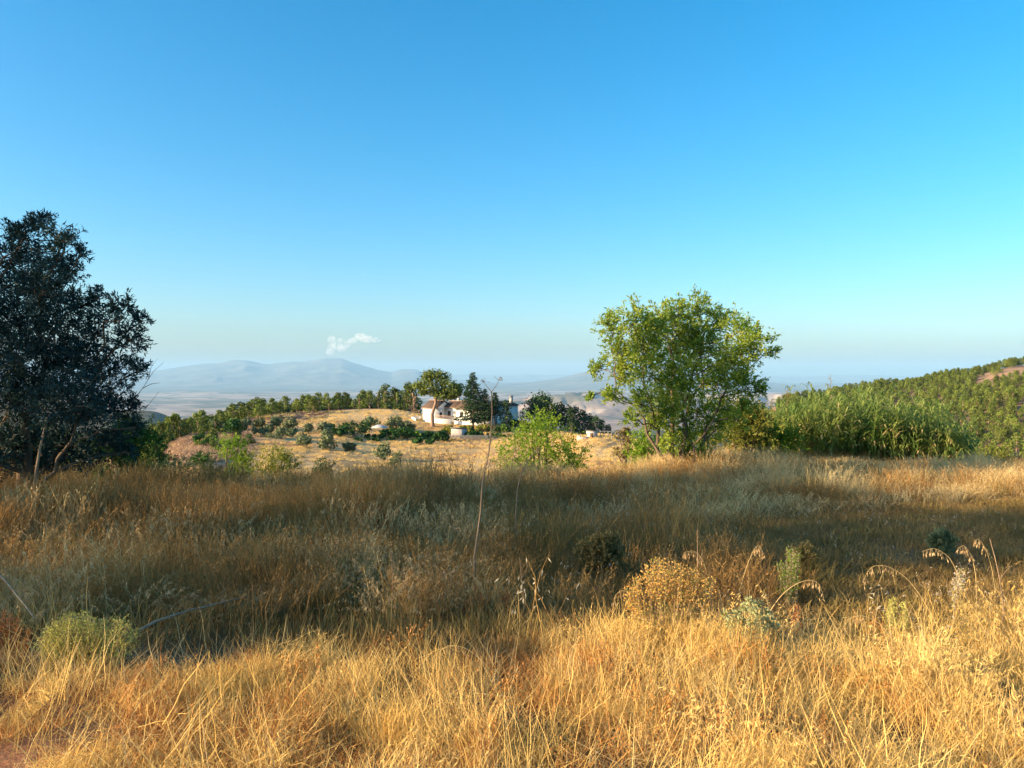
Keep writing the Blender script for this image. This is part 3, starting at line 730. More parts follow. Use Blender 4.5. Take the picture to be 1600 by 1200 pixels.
shrub('tree', 975, 110, 30, 652, 'bush_brown', 'small round brownish tree beyond the field near the hut', 'tree', seed=18, per=80, leaf=0.35, nb=10, leafy=False)

shrub('bush', 40, 16, 150, 655, 'bush_dark', 'dense dark bush filling the gap behind the olive trunk', 'bush', seed=19, per=34, leaf=0.08, nb=18)
shrub('bush', 120, 18, 130, 668, 'bush_mixed', 'dull green bush behind the sapling under the olive tree', 'bush', seed=20, per=30, leaf=0.08, nb=16)
shrub('bush', 200, 19, 90, 650, 'bush_dark', 'dark upright bush just right of the olive crown', 'bush', seed=21, per=30, leaf=0.08, nb=14)
# shrubs on the house hill
S_ = [ # px, D, width, top, mat, label
 (553,172,58,655,'bush_dark','large dark green round shrub left of the white pavilion'),
 (597,174,52,677,'bush_dark','low dark hedge in front of the white pavilion'),
 (634,176,36,665,'bush_dark','dark round shrub between pavilion and garden wall'),
 (668,178,34,674,'bush_dark','green shrub below the garden wall'),
 (691,178,24,672,'bush_dark','dark shrub beside the pale shed'),
 (662,168,36,683,'bush_dark','low dark shrub on the slope below the shed'),
 (742,186,30,672,'bush_dark','dark shrub right of the pale shed'),
 (770,190,34,676,'bush_dark','dark hedge below the tall fir'),
 (788,197,30,664,'bush_dark','clipped dark hedge beside the drive'),
 (366,150,28,650,'bush_dark','dark green round tree at the top of the reddish slope'),
 (527,168,26,668,'bush_dark','dark small shrub touching the large dark shrub'),
 (518,176,34,662,'bush_dark','dark shrub at the left end of the planting below the pale field'),
 (575,166,46,683,'bush_dark','wide low dark shrub below the white pavilion'),
 (612,180,34,668,'bush_dark','dark shrub just right of the white pavilion'),
 (648,182,28,672,'bush_bright','fresh green shrub under the end of the garden wall'),
 (702,194,30,664,'bush_mixed','yellow-green shrub on the bank under the garden wall'),
 (728,196,32,664,'bush_mixed','yellow-green shrub on the bank below the tall fir'),
 (756,196,34,663,'bush_mixed','dry green shrub on the bank below the right wing'),
 (805,206,24,655,'bush_dark','dark shrub at the shaded end of the house'),
 (820,200,30,656,'bush_mixed','leafy shrub where the drive meets the house'),
 (636,194,28,656,'bush_olive','grey bush against the garden wall'),
 (616,194,30,648,'bush_olive','grey-brown bush on the pale mown field'),
 (580,190,30,650,'bush_olive','round grey bush in front of the pale mown field'),
]
for i, (a, D, w_, tp, mt, lab) in enumerate(S_):
    shrub('shrub', a, D, w_, tp, mt, lab, 'shrub', seed=40+i, per=70, leaf=0.5, nb=12, leafy=False)
for i, (a, D, w_, tp) in enumerate([(384,168,22,652),(404,172,24,651),(430,175,30,650),(456,172,28,652),(405,152,38,667),(440,150,42,665),(474,140,28,677),(505,172,28,656),(511,138,30,676),(482,170,22,658),(420,160,24,662),(350,165,20,660),(512,156,22,668),(545,140,22,690),(600,132,30,690),(455,160,24,668),(336,172,22,655)]):
    shrub('olive_shrub', a, D, w_, tp, 'bush_olive', 'grey-green olive shrub dotted over the slope below the pine ridge', 'shrub', 'olive shrubs below the pine ridge', seed=80+i, per=60, leaf=0.45, nb=9, leafy=False)

# ------------------------------------------------------------------ pines on the left ridge
ALE = [pine_variant(300+i, 8.0, 'aleppo') for i in range(7)]
YNG = [pine_variant(330+i, 5.0, 'young') for i in range(3)]
rg = np.random.default_rng(55)
n = 0
for px in np.arange(222, 652, 8.8):
    for row in range(3):
        a = px+rg.normal()*4.5; D = np.interp(a, [220, 300, 360, 430, 520, 650], [176, 182, 205, 238, 258, 268])+row*rg.uniform(6, 13)+rg.normal()*4
        if rg.uniform() < (0.45, 0.15, 0.1)[row]: continue
        g = ground(a, D)
        h = np.interp(a, [220, 400, 520, 600, 650], [4.4, 4.7, 5.6, 7.0, 9.0])*rg.uniform(0.6, 1.25)
        far_tree('pine_tree', ALE[n % 7], g, 'green pine tree in the row along the ridge left of the house', 'pine tree', 'pines along the ridge left of the house', sc=(h/8*1.5, h/8*1.5, h/8), rz=rg.uniform(0, 6.28)); n += 1
for k in range(34):      # loose pines on the slope in front of the ridge line
    a = rg.uniform(235, 530); D = np.interp(a, [220, 300, 360, 430, 520, 650], [176, 182, 205, 238, 258, 268])-rg.uniform(6, 30)
    h = rg.uniform(3.2, 5.6); far_tree('pine_tree', ALE[k % 7], ground(a, D), 'loosely standing pine on the slope in front of the ridge row', 'pine tree', 'loose pines below the ridge row', sc=(h/8*1.45, h/8*1.45, h/8), rz=rg.uniform(0, 6.28))
for a, D, h in ((562,236,5.2),(592,238,6.0),(600,236,5.0),(619,238,5.6),(631,238,5.0),(310,160,4.5),(335,158,4.0),(280,150,4.5),(262,146,4.2),(250,152,5)):
    far_tree('young_pine', YNG[n % 3], ground(a, D), 'small young pine standing in front of the ridge pines', 'pine tree', 'young pines before the ridge', sc=h/5); n += 1
DEAD = pine_variant(341, 5.0, 'young'); far_tree('dead_pine', DEAD, ground(646, 238), 'reddish brown dead pine left of the house', 'pine tree', sc=(1.3, 1.3, 1.25), mat='dead_needle')

# dark pines right of the house, behind the rim bush
DRK = [pine_variant(350+i, 8.0, 'aleppo') for i in range(4)]
for v in DRK: v[1].materials.append(M['pine_dark'])
for i, (a, D, h) in enumerate([(876,222,8.5),(888,216,8.2),(899,224,9.0),(910,218,8.6),(921,222,8.4),(931,216,7.6),(941,220,7.0),(951,218,5.6),(868,214,7.6),(893,204,7)]):
    far_tree('pine_tree', DRK[i % 4], ground(a, D), 'dark green pine in the belt behind the hut right of the house', 'pine tree', 'dark pines behind the hut', sc=(h/8*1.15, h/8*1.15, h/8))

# ------------------------------------------------------------------ trees around the house
def stone_pine():
    rg = np.random.default_rng(61); D = 205; b = ground(677, D); b = np.array([b[0], b[1], b[2]])
    root = empty('stone_pine', b, 'big umbrella pine with pale crooked trunk in front of the house', 'pine tree')
    bl = []
    for (x, y, rx, ry) in [(662,597,13,9),(655,604,9,6),(676,590,16,10),(690,591,14,10),(672,605,14,9),(692,605,15,11),(703,602,12,10),(708,612,10,8),(684,614,10,6),(697,616,13,8),(661,611,8,7),(681,584,14,7),(668,588,10,7),(712,606,7,7),(711,615,8,7),(703,619,10,6),(690,620,9,5),(716,613,6,6)]:
        c = P(x, y, D+rg.uniform(-2.5, 2.5))-b
        rx *= 1.12; ry *= 1.12
        bl.append((c, (rx/F_PX*D, rx/F_PX*D, ry/F_PX*D*1.05)))
        bl.append((c+np.array([rg.normal(), rg.uniform(1.0, 4), rg.normal()*0.3]), (rx/F_PX*D*0.9, rx/F_PX*D, ry/F_PX*D*0.9)))
    MB().quads(clump_quads(bl, rg, 190, 0.55, shell=0.55)).build('crown', M['pine_needle'], root)
    tk = MB()
    p = np.array([P(676, 657, D), P(675, 648, D), P(678, 638, D), P(681, 629, D), P(680, 618, D), P(682, 606, D)])-b; p[0, 2] = -0.5
    tk.tube(p, [0.62, 0.5, 0.42, 0.36, 0.28, 0.2], 8)
    for i, tip in ((2, (686, 606)), (3, (690, 608)), (3, (670, 600)), (4, (700, 606)), (4, (662, 608)), (4, (684, 592))):
        tk.tube(curve_pts(p[i], P(*tip, D+rg.uniform(-1, 1))-b, 0.03, rg, 5, 0.04), np.linspace(0.22, 0.08, 5), 6)
    tk.build('trunk', M['bark_pine'], root, True)
stone_pine()
def fir(px, D, top, wpx, label, seed, mat='pine_dark', lowest=0.16):
    rg = np.random.default_rng(seed); b = ground(px, D); h = (HOR-top)/F_PX*D-b[2]; W = wpx/F_PX*D/2
    root = empty('fir_tree', b, label, 'conifer')
    tk = MB().tube([(0, 0, -0.5), (0.05, 0, h*0.5), (0, 0, h*0.98)], [0.022*h, 0.014*h, 0.004*h], 7)
    cs, ds, ns = [], [], []
    lv = int(h/0.55)
    for k in range(lv):
        f = lowest+(1-lowest)*k/lv
        R = W*(1-f)**0.8*(1.12 if f > lowest+0.05 else 0.8)*1.15
        for j in range(9):
            a = rg.uniform(0, 6.28); L = R*rg.uniform(0.55, 1.12); m_ = max(4, int(L*11))
            t = rg.uniform(0.12, 1, m_)
            pos = np.stack([math.cos(a)*t*L, math.sin(a)*t*L, f*h-0.28*L*t+0.22*L*t**2.5], 1)+rg.normal(size=(m_, 3))*np.array([.18, .18, .1])
            cs.append(pos); ds.append(np.stack([np.full(m_, math.cos(a)), np.full(m_, math.sin(a)), np.full(m_, -0.1)], 1)+rg.normal(size=(m_, 3))*0.6)
            ns.append(np.array([math.cos(a)*.7, math.sin(a)*.7, .8])+rg.normal(size=(m_, 3))*0.5)
            if j < 4: tk.tube([(0, 0, f*h), pos.mean(0), (math.cos(a)*L*.9, math.sin(a)*L*.9, f*h-0.1*L)], [0.05, 0.03, 0.012], 3)
    c = np.concatenate(cs); q = leaves(c, np.concatenate(ds), 0.5, 0.26, rg, flat=np.concatenate(ns))
    MB().quads(q).build('crown', M[mat], root); tk.build('trunk', M['bark'], root, True)
fir(739, 199, 580, 60, 'tall pointed dark fir in front of the white house', 71)
fir(757, 206, 606, 32, 'shorter dark fir just right of the tall fir', 72)
fir(773, 204, 612, 30, 'slim dark fir before the corner of the house', 73, lowest=0.35)
rg = np.random.default_rng(74)
r = far_tree('pine_tree', DRK[1], ground(790, 200), 'small dark pine with bare pale trunk before the shaded house end', 'pine tree', sc=(1.0, 1.0, 0.98), rz=1.0)
shrub('cypress_tree', 843, 216, 52, 612, 'pine_dark', 'large round dark tree right of the house end', 'tree', seed=75, per=150, leaf=0.6, nb=18, leafy=False)
shrub('cypress_tree', 866, 214, 24, 632, 'pine_dark', 'smaller dark tree touching the large round dark tree', 'tree', seed=76, per=90, leaf=0.5, nb=9, leafy=False)

# ------------------------------------------------------------------ the house
def prism(mb, x0, x1, y0, y1, ze, zr, over=0.35, th=0.22, axis='x'):
    """gable roof slab over a rectangle, ridge along x or y"""
    if axis == 'x':
        ym = (y0+y1)/2; s = (zr-ze)/(ym-y0)
        A = [(y0-over, ze-over*s), (ym, zr), (y1+over, ze-over*s)]
        pts = [(x, y, z) for x in (x0-over, x1+over) for (y, z) in A]+[(x, y, z+th) for x in (x0-over, x1+over) for (y, z) in A]
    else:
        xm = (x0+x1)/2; s = (zr-ze)/(xm-x0)
        A = [(x0-over, ze-over*s), (xm, zr), (x1+over, ze-over*s)]
        pts = [(x, y, z) for y in (y0-over, y1+over) for (x, z) in A]+[(x, y, z+th) for y in (y0-over, y1+over) for (x, z) in A]
    mb.add(pts, Q=[[0,1,4,3],[1,2,5,4],[6,9,10,7],[7,10,11,8],[0,3,9,6],[2,8,11,5],[0,6,7,1],[1,7,8,2],[3,4,10,9],[4,5,11,10]])
def walls(mb, x0, x1, y0, y1, z0, ze, zr, axis='x'):
    mb.box(((x0+x1)/2, (y0+y1)/2, (z0+ze)/2), (x1-x0, y1-y0, ze-z0))
    if axis == 'x':
        ym = (y0+y1)/2
        mb.add([(x0, y0, ze), (x0, y1, ze), (x0, ym, zr-.02), (x1, y0, ze), (x1, y1, ze), (x1, ym, zr-.02)], T=[[0, 2, 1], [3, 4, 5]])
    else:
        xm = (x0+x1)/2
        mb.add([(x0, y0, ze), (x1, y0, ze), (xm, y0, zr-.02), (x0, y1, ze), (x1, y1, ze), (xm, y1, zr-.02)], T=[[0, 1, 2], [3, 5, 4]])
def opening(root, name, c, size, facing, mat_frame='wood_dark'):
    """framed window or door set on a wall: facing 'f' (front, -y) or 'r' (right, +x)"""
    w_, h_ = size; x, y, z = c
    fr, gl = MB(), MB()
    t = 0.1
    def b(mb, u, v, su, sv, d, dep):
        if facing == 'f': mb.box((x+u, y-d, z+v), (su, dep, sv))
        else: mb.box((x+d, y+u, z+v), (dep, su, sv))
    for sgn in (-1, 1):
        b(fr, sgn*(w_/2), 0, t, h_+t, 0.03, 0.12); b(fr, 0, sgn*(h_/2), w_-t, t, 0.03, 0.115)
    b(fr, 0, 0, 0.06, h_-t, 0.03, 0.09)
    b(gl, 0, 0, w_-t*.6, h_-t*.6, 0.012, 0.03)
    o = gl.build(name, M['glass' if name == 'window' else 'frame_grey'], root)
    fr.build('frame', M[mat_frame], o)
    return o
def house():
    K = np.array([P(768, 658, 207)[0], 207, -12.75])
    root = empty('farmhouse', K, 'white farmhouse with brown tiled roofs on the hilltop behind conifers', 'house', rz=math.radians(-30))
    w1, w2, w3 = MB(), MB(), MB()
    walls(w1, -22, -17.2, -1.2, 6, -2.5, 4.0, 5.7); w1.build('wall', M['plaster'], root)
    walls(w2, -17.2, -11.5, 2.6, 8, -2.0, 4.1, 5.5); w2.build('wall', M['plaster'], root)
    walls(w3, -11.5, 0, -0.2, 7, -2.5, 3.9, 5.6); w3.build('wall', M['plaster'], root)
    w4 = MB(); walls(w4, -6.5, -0.05, 7, 14.5, -3, 4.5, 5.6, 'y'); w4.build('wall', M['plaster'], root)
    for (a, b_, c, d, e, f, ax) in ((-22, -17.2, -1.2, 6, 4.0, 5.7, 'x'), (-17.0, -11.9, 2.6, 8, 4.1, 5.5, 'x'), (-11.4, 0, -0.2, 7, 3.9, 5.6, 'x'), (-6.5, -.05, 7.4, 14.5, 4.5, 5.6, 'y')):
        mb = MB(); prism(mb, a, b_, c, d, e, f, axis=ax, over=0.3); ro = mb.build('roof', M['terracotta'], root)
        if ax == 'x':
            rdg = MB().tube([(a-.3, (c+d)/2, f+.24), ((a+b_)/2, (c+d)/2, f+.25), (b_+.3, (c+d)/2, f+.24)], 0.13, 6); rdg.build('ridge_tiles', M['terracotta_rim'], ro)
            MB().box(((a+b_)/2, c-.36, e-.19), (b_-a+.5, 0.16, 0.14)).build('eaves', M['terracotta_rim'], ro)
    ch = MB().box((-1.2, 12.6, 6.1), (0.8, 0.8, 2.2)).box((-1.2, 12.6, 7.25), (1.0, 1.0, 0.15)); ch.build('chimney', M['plaster_old'], root)
    ch = MB().box((-14.5, 5.6, 5.9), (0.6, 0.6, 1.5)).box((-14.5, 5.6, 6.72), (0.78, 0.78, 0.14)); ch.build('chimney', M['plaster_old'], root)
    opening(root, 'window', (-17.2, 0.6, 1.9), (0.9, 1.3), 'r')
    opening(root, 'window', (-15.6, 2.6, 2.3), (0.9, 1.2), 'f'); opening(root, 'window', (-13.2, 2.6, 2.3), (0.9, 1.2), 'f')
    opening(root, 'door', (-12.3, 2.6, 2.0), (0.9, 2.1), 'f')
    for x in (-9.6, -6.2, -2.6): opening(root, 'window', (x, -0.2, 2.2), (0.9, 1.3), 'f')
    opening(root, 'door', (0, 2.2, 0.8), (1.2, 2.3), 'r', 'metal_pale'); opening(root, 'window', (0, 4.6, 1.6), (0.9, 1.3), 'r', 'metal_pale')
    opening(root, 'window', (-0.05, 10.4, 1.7), (0.9, 1.3), 'r', 'metal_pale')
    # terrace with balustrade before the recessed wing
    MB().box((-14.35, 0.55, 0.0), (5.68, 4.08, 1.7)).build('terrace', M['plaster'], root)
    bal = MB().box((-14.35, -1.36, 1.75), (5.6, 0.2, 0.14)).build('balustrade', M['terracotta_rim'], root)
    sh = MB().tube([(0, 0, 0), (0, 0, .2), (0, 0, .45), (0, 0, .8)], [0.07, 0.11, 0.06, 0.08], 6).mesh('baluster', True); sh.materials.append(M['terracotta_rim'])
    for i in range(13):
        o = bpy.data.objects.new('baluster', sh); COL.objects.link(o); o.parent = bal; o.location = (-17.0+i*0.44, -1.36, 0.87)
    def gwall(label, pts, h, top):
        """low rendered wall along local points"""
        mb = MB(); cp = MB()
        for (a, b_) in zip(pts[:-1], pts[1:]):
            a = np.array(a); b_ = np.array(b_); c = (a+b_)/2; L = np.linalg.norm(b_-a); rz = math.atan2(b_[1]-a[1], b_[0]-a[0])
            mb.box((*c, top-h/2), (L, 0.35, h), rz); cp.box((*c, top+0.05), (L+0.06, 0.46, 0.1), rz)
        rt = empty('garden_wall', K, label, 'wall', rz=math.radians(-30))
        mb.build('wall', M['plaster'], rt); cp.build('coping', M['plaster_old'], rt)
    gwall('long white garden wall below the house terrace', [(-18.9, -4.9), (-10.2, -4.2)], 4.0, 1.15)
    gwall('white garden wall with a shaded flank at the foot of the umbrella pine', [(-23.6, -4.2), (-20.0, -7.2)], 4.0, 1.35)
    gwall('white wall along the sunny left side of the house garden', [(-24.4, 1.0), (-23.7, -4.0)], 4.0, 1.4)
    gwall('low white wall in front of the right wing', [(-9.6, -3.6), (-1.0, -3.2)], 3.0, 0.6)
    MB()
house()

# shed, pavilion, hut
def shed():
    b = ground(717, 187); rt = empty('shed', b, 'small pale plank shed with a dark sloping roof below the house', 'shed', rz=math.radians(-24))
    MB().box((0, 0, 1.05), (3.0, 2.4, 2.3)).build('wall', M['metal_pale'], rt)
    mb = MB(); mb.box((0, 0, 0), (3.5, 2.9, 0.12)); rf = mb.build('roof', M['frame_grey'], rt); rf.location = (0, 0, 2.36); rf.rotation_euler = (-0.13, 0, 0)
    pl = MB().box((0, 0, 0.9), (0.12, 0.03, 1.7)).mesh('plank'); pl.materials.append(M['plaster_old'])
    for i in range(9):
        o = bpy.data.objects.new('plank', pl); COL.objects.link(o); o.parent = rt; o.location = (-1.28+i*0.32, -1.225, 0.2)
    fr = empty('fence', ground(737, 183), 'dark low fence panel running right of the shed', 'fence')
    pk = MB().box((0, 0, 0.5), (0.13, 0.04, 1.3)).mesh('picket'); pk.materials.append(M['frame_grey'])
    for i in range(44):
        o = bpy.data.objects.new('picket', pk); COL.objects.link(o); o.parent = fr; x = -5.6+i*0.22
        o.location = (x, 0, float(H(fr.location.x+x, fr.location.y))-fr.location.z)
    MB().box((-0.9, 0.05, 0.75), (9.7, 0.04, 0.1)).build('rail', M['frame_grey'], fr)
shed()
def pavilion():
    b = ground(592, 181); rt = empty('pavilion', b, 'white tent-roofed garden pavilion among dark shrubs', 'pavilion')
    for sx in (-1.7, 1.7):
        for sy in (-1.3, 1.3): MB().tube([(sx, sy, -0.3), (sx, sy, 2.1)], 0.06, 6).build('post', M['metal_pale'], rt)
    mb = MB(); mb.add([(-1.9, -1.5, 2.0), (1.9, -1.5, 2.0), (1.9, 1.5, 2.0), (-1.9, 1.5, 2.0), (-.5, 0, 2.6), (.5, 0, 2.6), (-1.9, -1.5, 1.85), (1.9, -1.5, 1.85), (1.9, 1.5, 1.85), (-1.9, 1.5, 1.85)],
                      Q=[[0, 1, 5, 4], [2, 3, 4, 5], [6, 7, 1, 0], [7, 8, 2, 1], [8, 9, 3, 2], [9, 6, 0, 3]], T=[[1, 2, 5], [3, 0, 4]]); mb.build('roof', M['canvas'], rt)
pavilion()
def hut():
    b = ground(928, 152); rt = empty('hut', b, 'small ruined white hut at the edge of the golden field', 'hut', rz=-0.45)
    MB().box((-0.4, 0, 0.6), (1.7, 2.0, 1.3)).build('wall', M['plaster_old'], rt)
    MB().box((-0.1, -1.01, 0.45), (0.6, 0.05, 0.95)).build('door', M['wood_dark'], rt)
    rf = MB().box((0, 0, 0), (2.0, 2.3, 0.08)).build('roof', M['frame_grey'], rt); rf.location = (-0.4, 0, 1.36); rf.rotation_euler = (-0.1, 0, 0)
    g2 = ground(945, 152); fr = empty('post_fence', g2, 'row of pale posts with a top rail beside the hut', 'fence')
    for i in range(7):
        x = -1.6+i*0.75; z = float(H(g2[0]+x, g2[1]))-g2[2]
        MB().tube([(x, 0, z-0.3), (x+0.02, 0, z+1.35+0.1*math.sin(i*3))], 0.06, 5).build('post', M['metal_pale'], fr)
    MB().tube([(-1.7, 0, 1.28), (0.8, 0, 1.3), (3.1, 0, 1.22)], 0.045, 5).build('rail', M['metal_pale'], fr)
    b = ground(911, 150); rt = empty('wall_stub', b, 'low broken wall left of the ruined hut', 'wall')
    MB().box((0, 0, 0.25), (2.4, 0.4, 0.7), 0.1).box((-0.7, 0, 0.7), (0.8, 0.4, 0.3), 0.1).build('wall', M['plaster_old'], rt)
hut()

# ------------------------------------------------------------------ pine forest on the right hill
def forest():
    rg = np.random.default_rng(91)
    pts = []
    for D in np.arange(215, 640, 4.2):
        for x in np.arange(0.30*D, 0.80*D, 3.9):
            X = x+rg.normal()*1.5; Y = D+rg.normal()*1.5; px = 800+F_PX*X/Y
            if px < 1215 or px > 1680: continue
            if 1525 < px and 450 < Y < 524 and rg.uniform() < 0.90: continue       # bare clearing on the shoulder
            if rg.uniform() < 0.10+0.36*(fbm(np.array([X/22]), np.array([Y/22]), 12)[0] > 0.12): continue
            z = float(H(X, Y)); pts.append((X, Y, z, px, (0.36+0.58*rg.uniform())*(0.95 if Y < 400 else 1.0)))
    # keep what the hill itself does not hide
    vis = []
    for p in pts:
        X, Y, z, px, s = p; t = np.linspace(0.3, 0.985, 60); top = z+8*s
        line = H(X*t, Y*t); hid = np.any(line+5.0*(Y*t > 230) > top*t)
        row = HOR-top/Y*F_PX
        scr = row > np.interp(px, [1200, 1290, 1420, 1515, 1530, 1700], [634, 640, 655, 700, 745, 745])   # behind the canes
        if not hid and not scr: vis.append(p)
    vis.sort(key=lambda p: p[1]/p[4])
    vs = [pine_variant(400+i, 8.0, 'aleppo') for i in range(6)]
    for i, (X, Y, z, px, s) in enumerate(vis[:190]):
        far_tree('pine_tree', vs[i % 6], (X, Y, z), 'green pine in the wood covering the right-hand hill', 'pine tree', 'pines of the wood on the hill', sc=(s*1.18, s*1.18, s*0.92), rz=rg.uniform(0, 6.28))
    rest = vis[190:]
    return rest, vs
rest, FVS = forest()

# ------------------------------------------------------------------ scattered growth as geometry-node instances of small tuft meshes
def scatter(name, pts, rot, scl, idx, meshes, label, cat, mats=None):
    """stuff: one object, its points carry tufts"""
    col = bpy.data.collections.new(name+'_tufts')
    for i, me in enumerate(meshes):
        o = bpy.data.objects.new(f'{name}_tuft_{i:02d}', me); col.objects.link(o)
    me = bpy.data.meshes.new(name); me.vertices.add(len(pts)); me.vertices.foreach_set('co', np.asarray(pts, np.float32).ravel())
    a = me.attributes.new('rot', 'FLOAT_VECTOR', 'POINT'); a.data.foreach_set('vector', np.asarray(rot, np.float32).ravel())
    a = me.attributes.new('scl', 'FLOAT_VECTOR', 'POINT'); a.data.foreach_set('vector', np.asarray(scl, np.float32).ravel())
    a = me.attributes.new('idx', 'INT', 'POINT'); a.data.foreach_set('value', np.asarray(idx, np.int32))
    ob = bpy.data.objects.new(name, me); COL.objects.link(ob)
    ng = bpy.data.node_groups.new(name+'_scatter', 'GeometryNodeTree')
    ng.interface.new_socket('Geometry', in_out='INPUT', socket_type='NodeSocketGeometry'); ng.interface.new_socket('Geometry', in_out='OUTPUT', socket_type='NodeSocketGeometry')
    N = ng.nodes.new; Lk = ng.links.new
    gi = N('NodeGroupInput'); go = N('NodeGroupOutput'); ip = N('GeometryNodeInstanceOnPoints'); ci = N('GeometryNodeCollectionInfo')
    ci.inputs['Collection'].default_value = col; ci.inputs['Separate Children'].default_value = True; ci.inputs['Reset Children'].default_value = True
    def at(nm, ty):
        n = N('GeometryNodeInputNamedAttribute'); n.data_type = ty; n.inputs['Name'].default_value = nm; return n.outputs['Attribute']
    er = N('FunctionNodeEulerToRotation')
    Lk(gi.outputs[0], ip.inputs['Points']); Lk(ci.outputs[0], ip.inputs['Instance']); ip.inputs['Pick Instance'].default_value = True
    Lk(at('idx', 'INT'), ip.inputs['Instance Index']); Lk(at('rot', 'FLOAT_VECTOR'), er.inputs[0]); Lk(er.outputs[0], ip.inputs['Rotation']); Lk(at('scl', 'FLOAT_VECTOR'), ip.inputs['Scale'])
    Lk(ip.outputs[0], go.inputs[0])
    md = ob.modifiers.new('scatter', 'NODES'); md.node_group = ng
    return tag(ob, label, cat, kind='stuff')

def bush_mesh(seed, mat, w=2.2, h=1.6):
    g_ = np.random.default_rng(seed); bl = []
    for k in range(7):
        a = g_.uniform(0, 6.28); o = g_.uniform(0, 0.6)*w/2; bl.append(((o*math.cos(a), o*math.sin(a), g_.uniform(0.2, 0.75)*h), (w*0.27, w*0.27, h*0.27)))
    me = MB().quads(clump_quads(bl, g_, 46, 0.34)).mesh('low_bush'); me.materials.append(M[mat]); return me
LOWB = [bush_mesh(801, 'bush_mixed'), bush_mesh(802, 'bush_olive'), bush_mesh(803, 'pine_needle', 2.4, 2.4), bush_mesh(804, 'bush_dark'), bush_mesh(805, 'pine_needle', 2.0, 2.8)]
gq = np.random.default_rng(806); UX, UP = [], []
for k in range(900):
    a = gq.uniform(205, 655); D = np.interp(a, [220, 300, 360, 430, 520, 650], [170, 176, 199, 232, 254, 264])+gq.uniform(-2, 34)
    if 540 < a and D < 258: continue
    UP.append(ground(a, D)); UX.append(gq.uniform(0.4, 1.05))
for k in range(260):      # loose scrub between the ridge and the fallow slope
    a = gq.uniform(205, 400); D = gq.uniform(118, 190)
    if fbm(np.array([a/40]), np.array([D/14]), 15)[0] < 0.08: continue
    UP.append(ground(a, D)); UX.append(gq.uniform(0.4, 1.0))
UX = np.array(UX)
scatter('ridge_scrub', np.array(UP), np.stack([UX*0, UX*0, gq.uniform(0, 6.28, len(UX))], 1), np.stack([UX, UX, UX*gq.uniform(.8, 1.4, len(UX))], 1), gq.integers(0, 5, len(UX)), LOWB, 'low green scrub growing under and between the ridge pines', 'scrub')
if rest:
    cm = []
    for t, c in FVS:   # one mesh per tree for the far mass
        mb = MB()
        for src in (t, c):
            V = np.empty(len(src.vertices)*3, np.float32); src.vertices.foreach_get('co', V)
            Fq = np.empty(len(src.loops), np.int32); src.loops.foreach_get('vertex_index', Fq); mb.add(V.reshape(-1, 3), Q=Fq.reshape(-1, 4))
        me = mb.mesh('far_pine'); me.materials.append(M['pine_needle']); cm.append(me)
    rr = np.array([[p[0], p[1], p[2]] for p in rest]); sc_ = np.array([[p[4]*1.18, p[4]*1.18, p[4]*.92] for p in rest])
    scatter('pine_wood', rr, np.stack([np.zeros(len(rr)), np.zeros(len(rr)), rng.uniform(0, 6.28, len(rr))], 1), sc_, rng.integers(0, len(cm), len(rr)), cm, 'farther pines of the wood on the right-hand hill', 'pine wood')

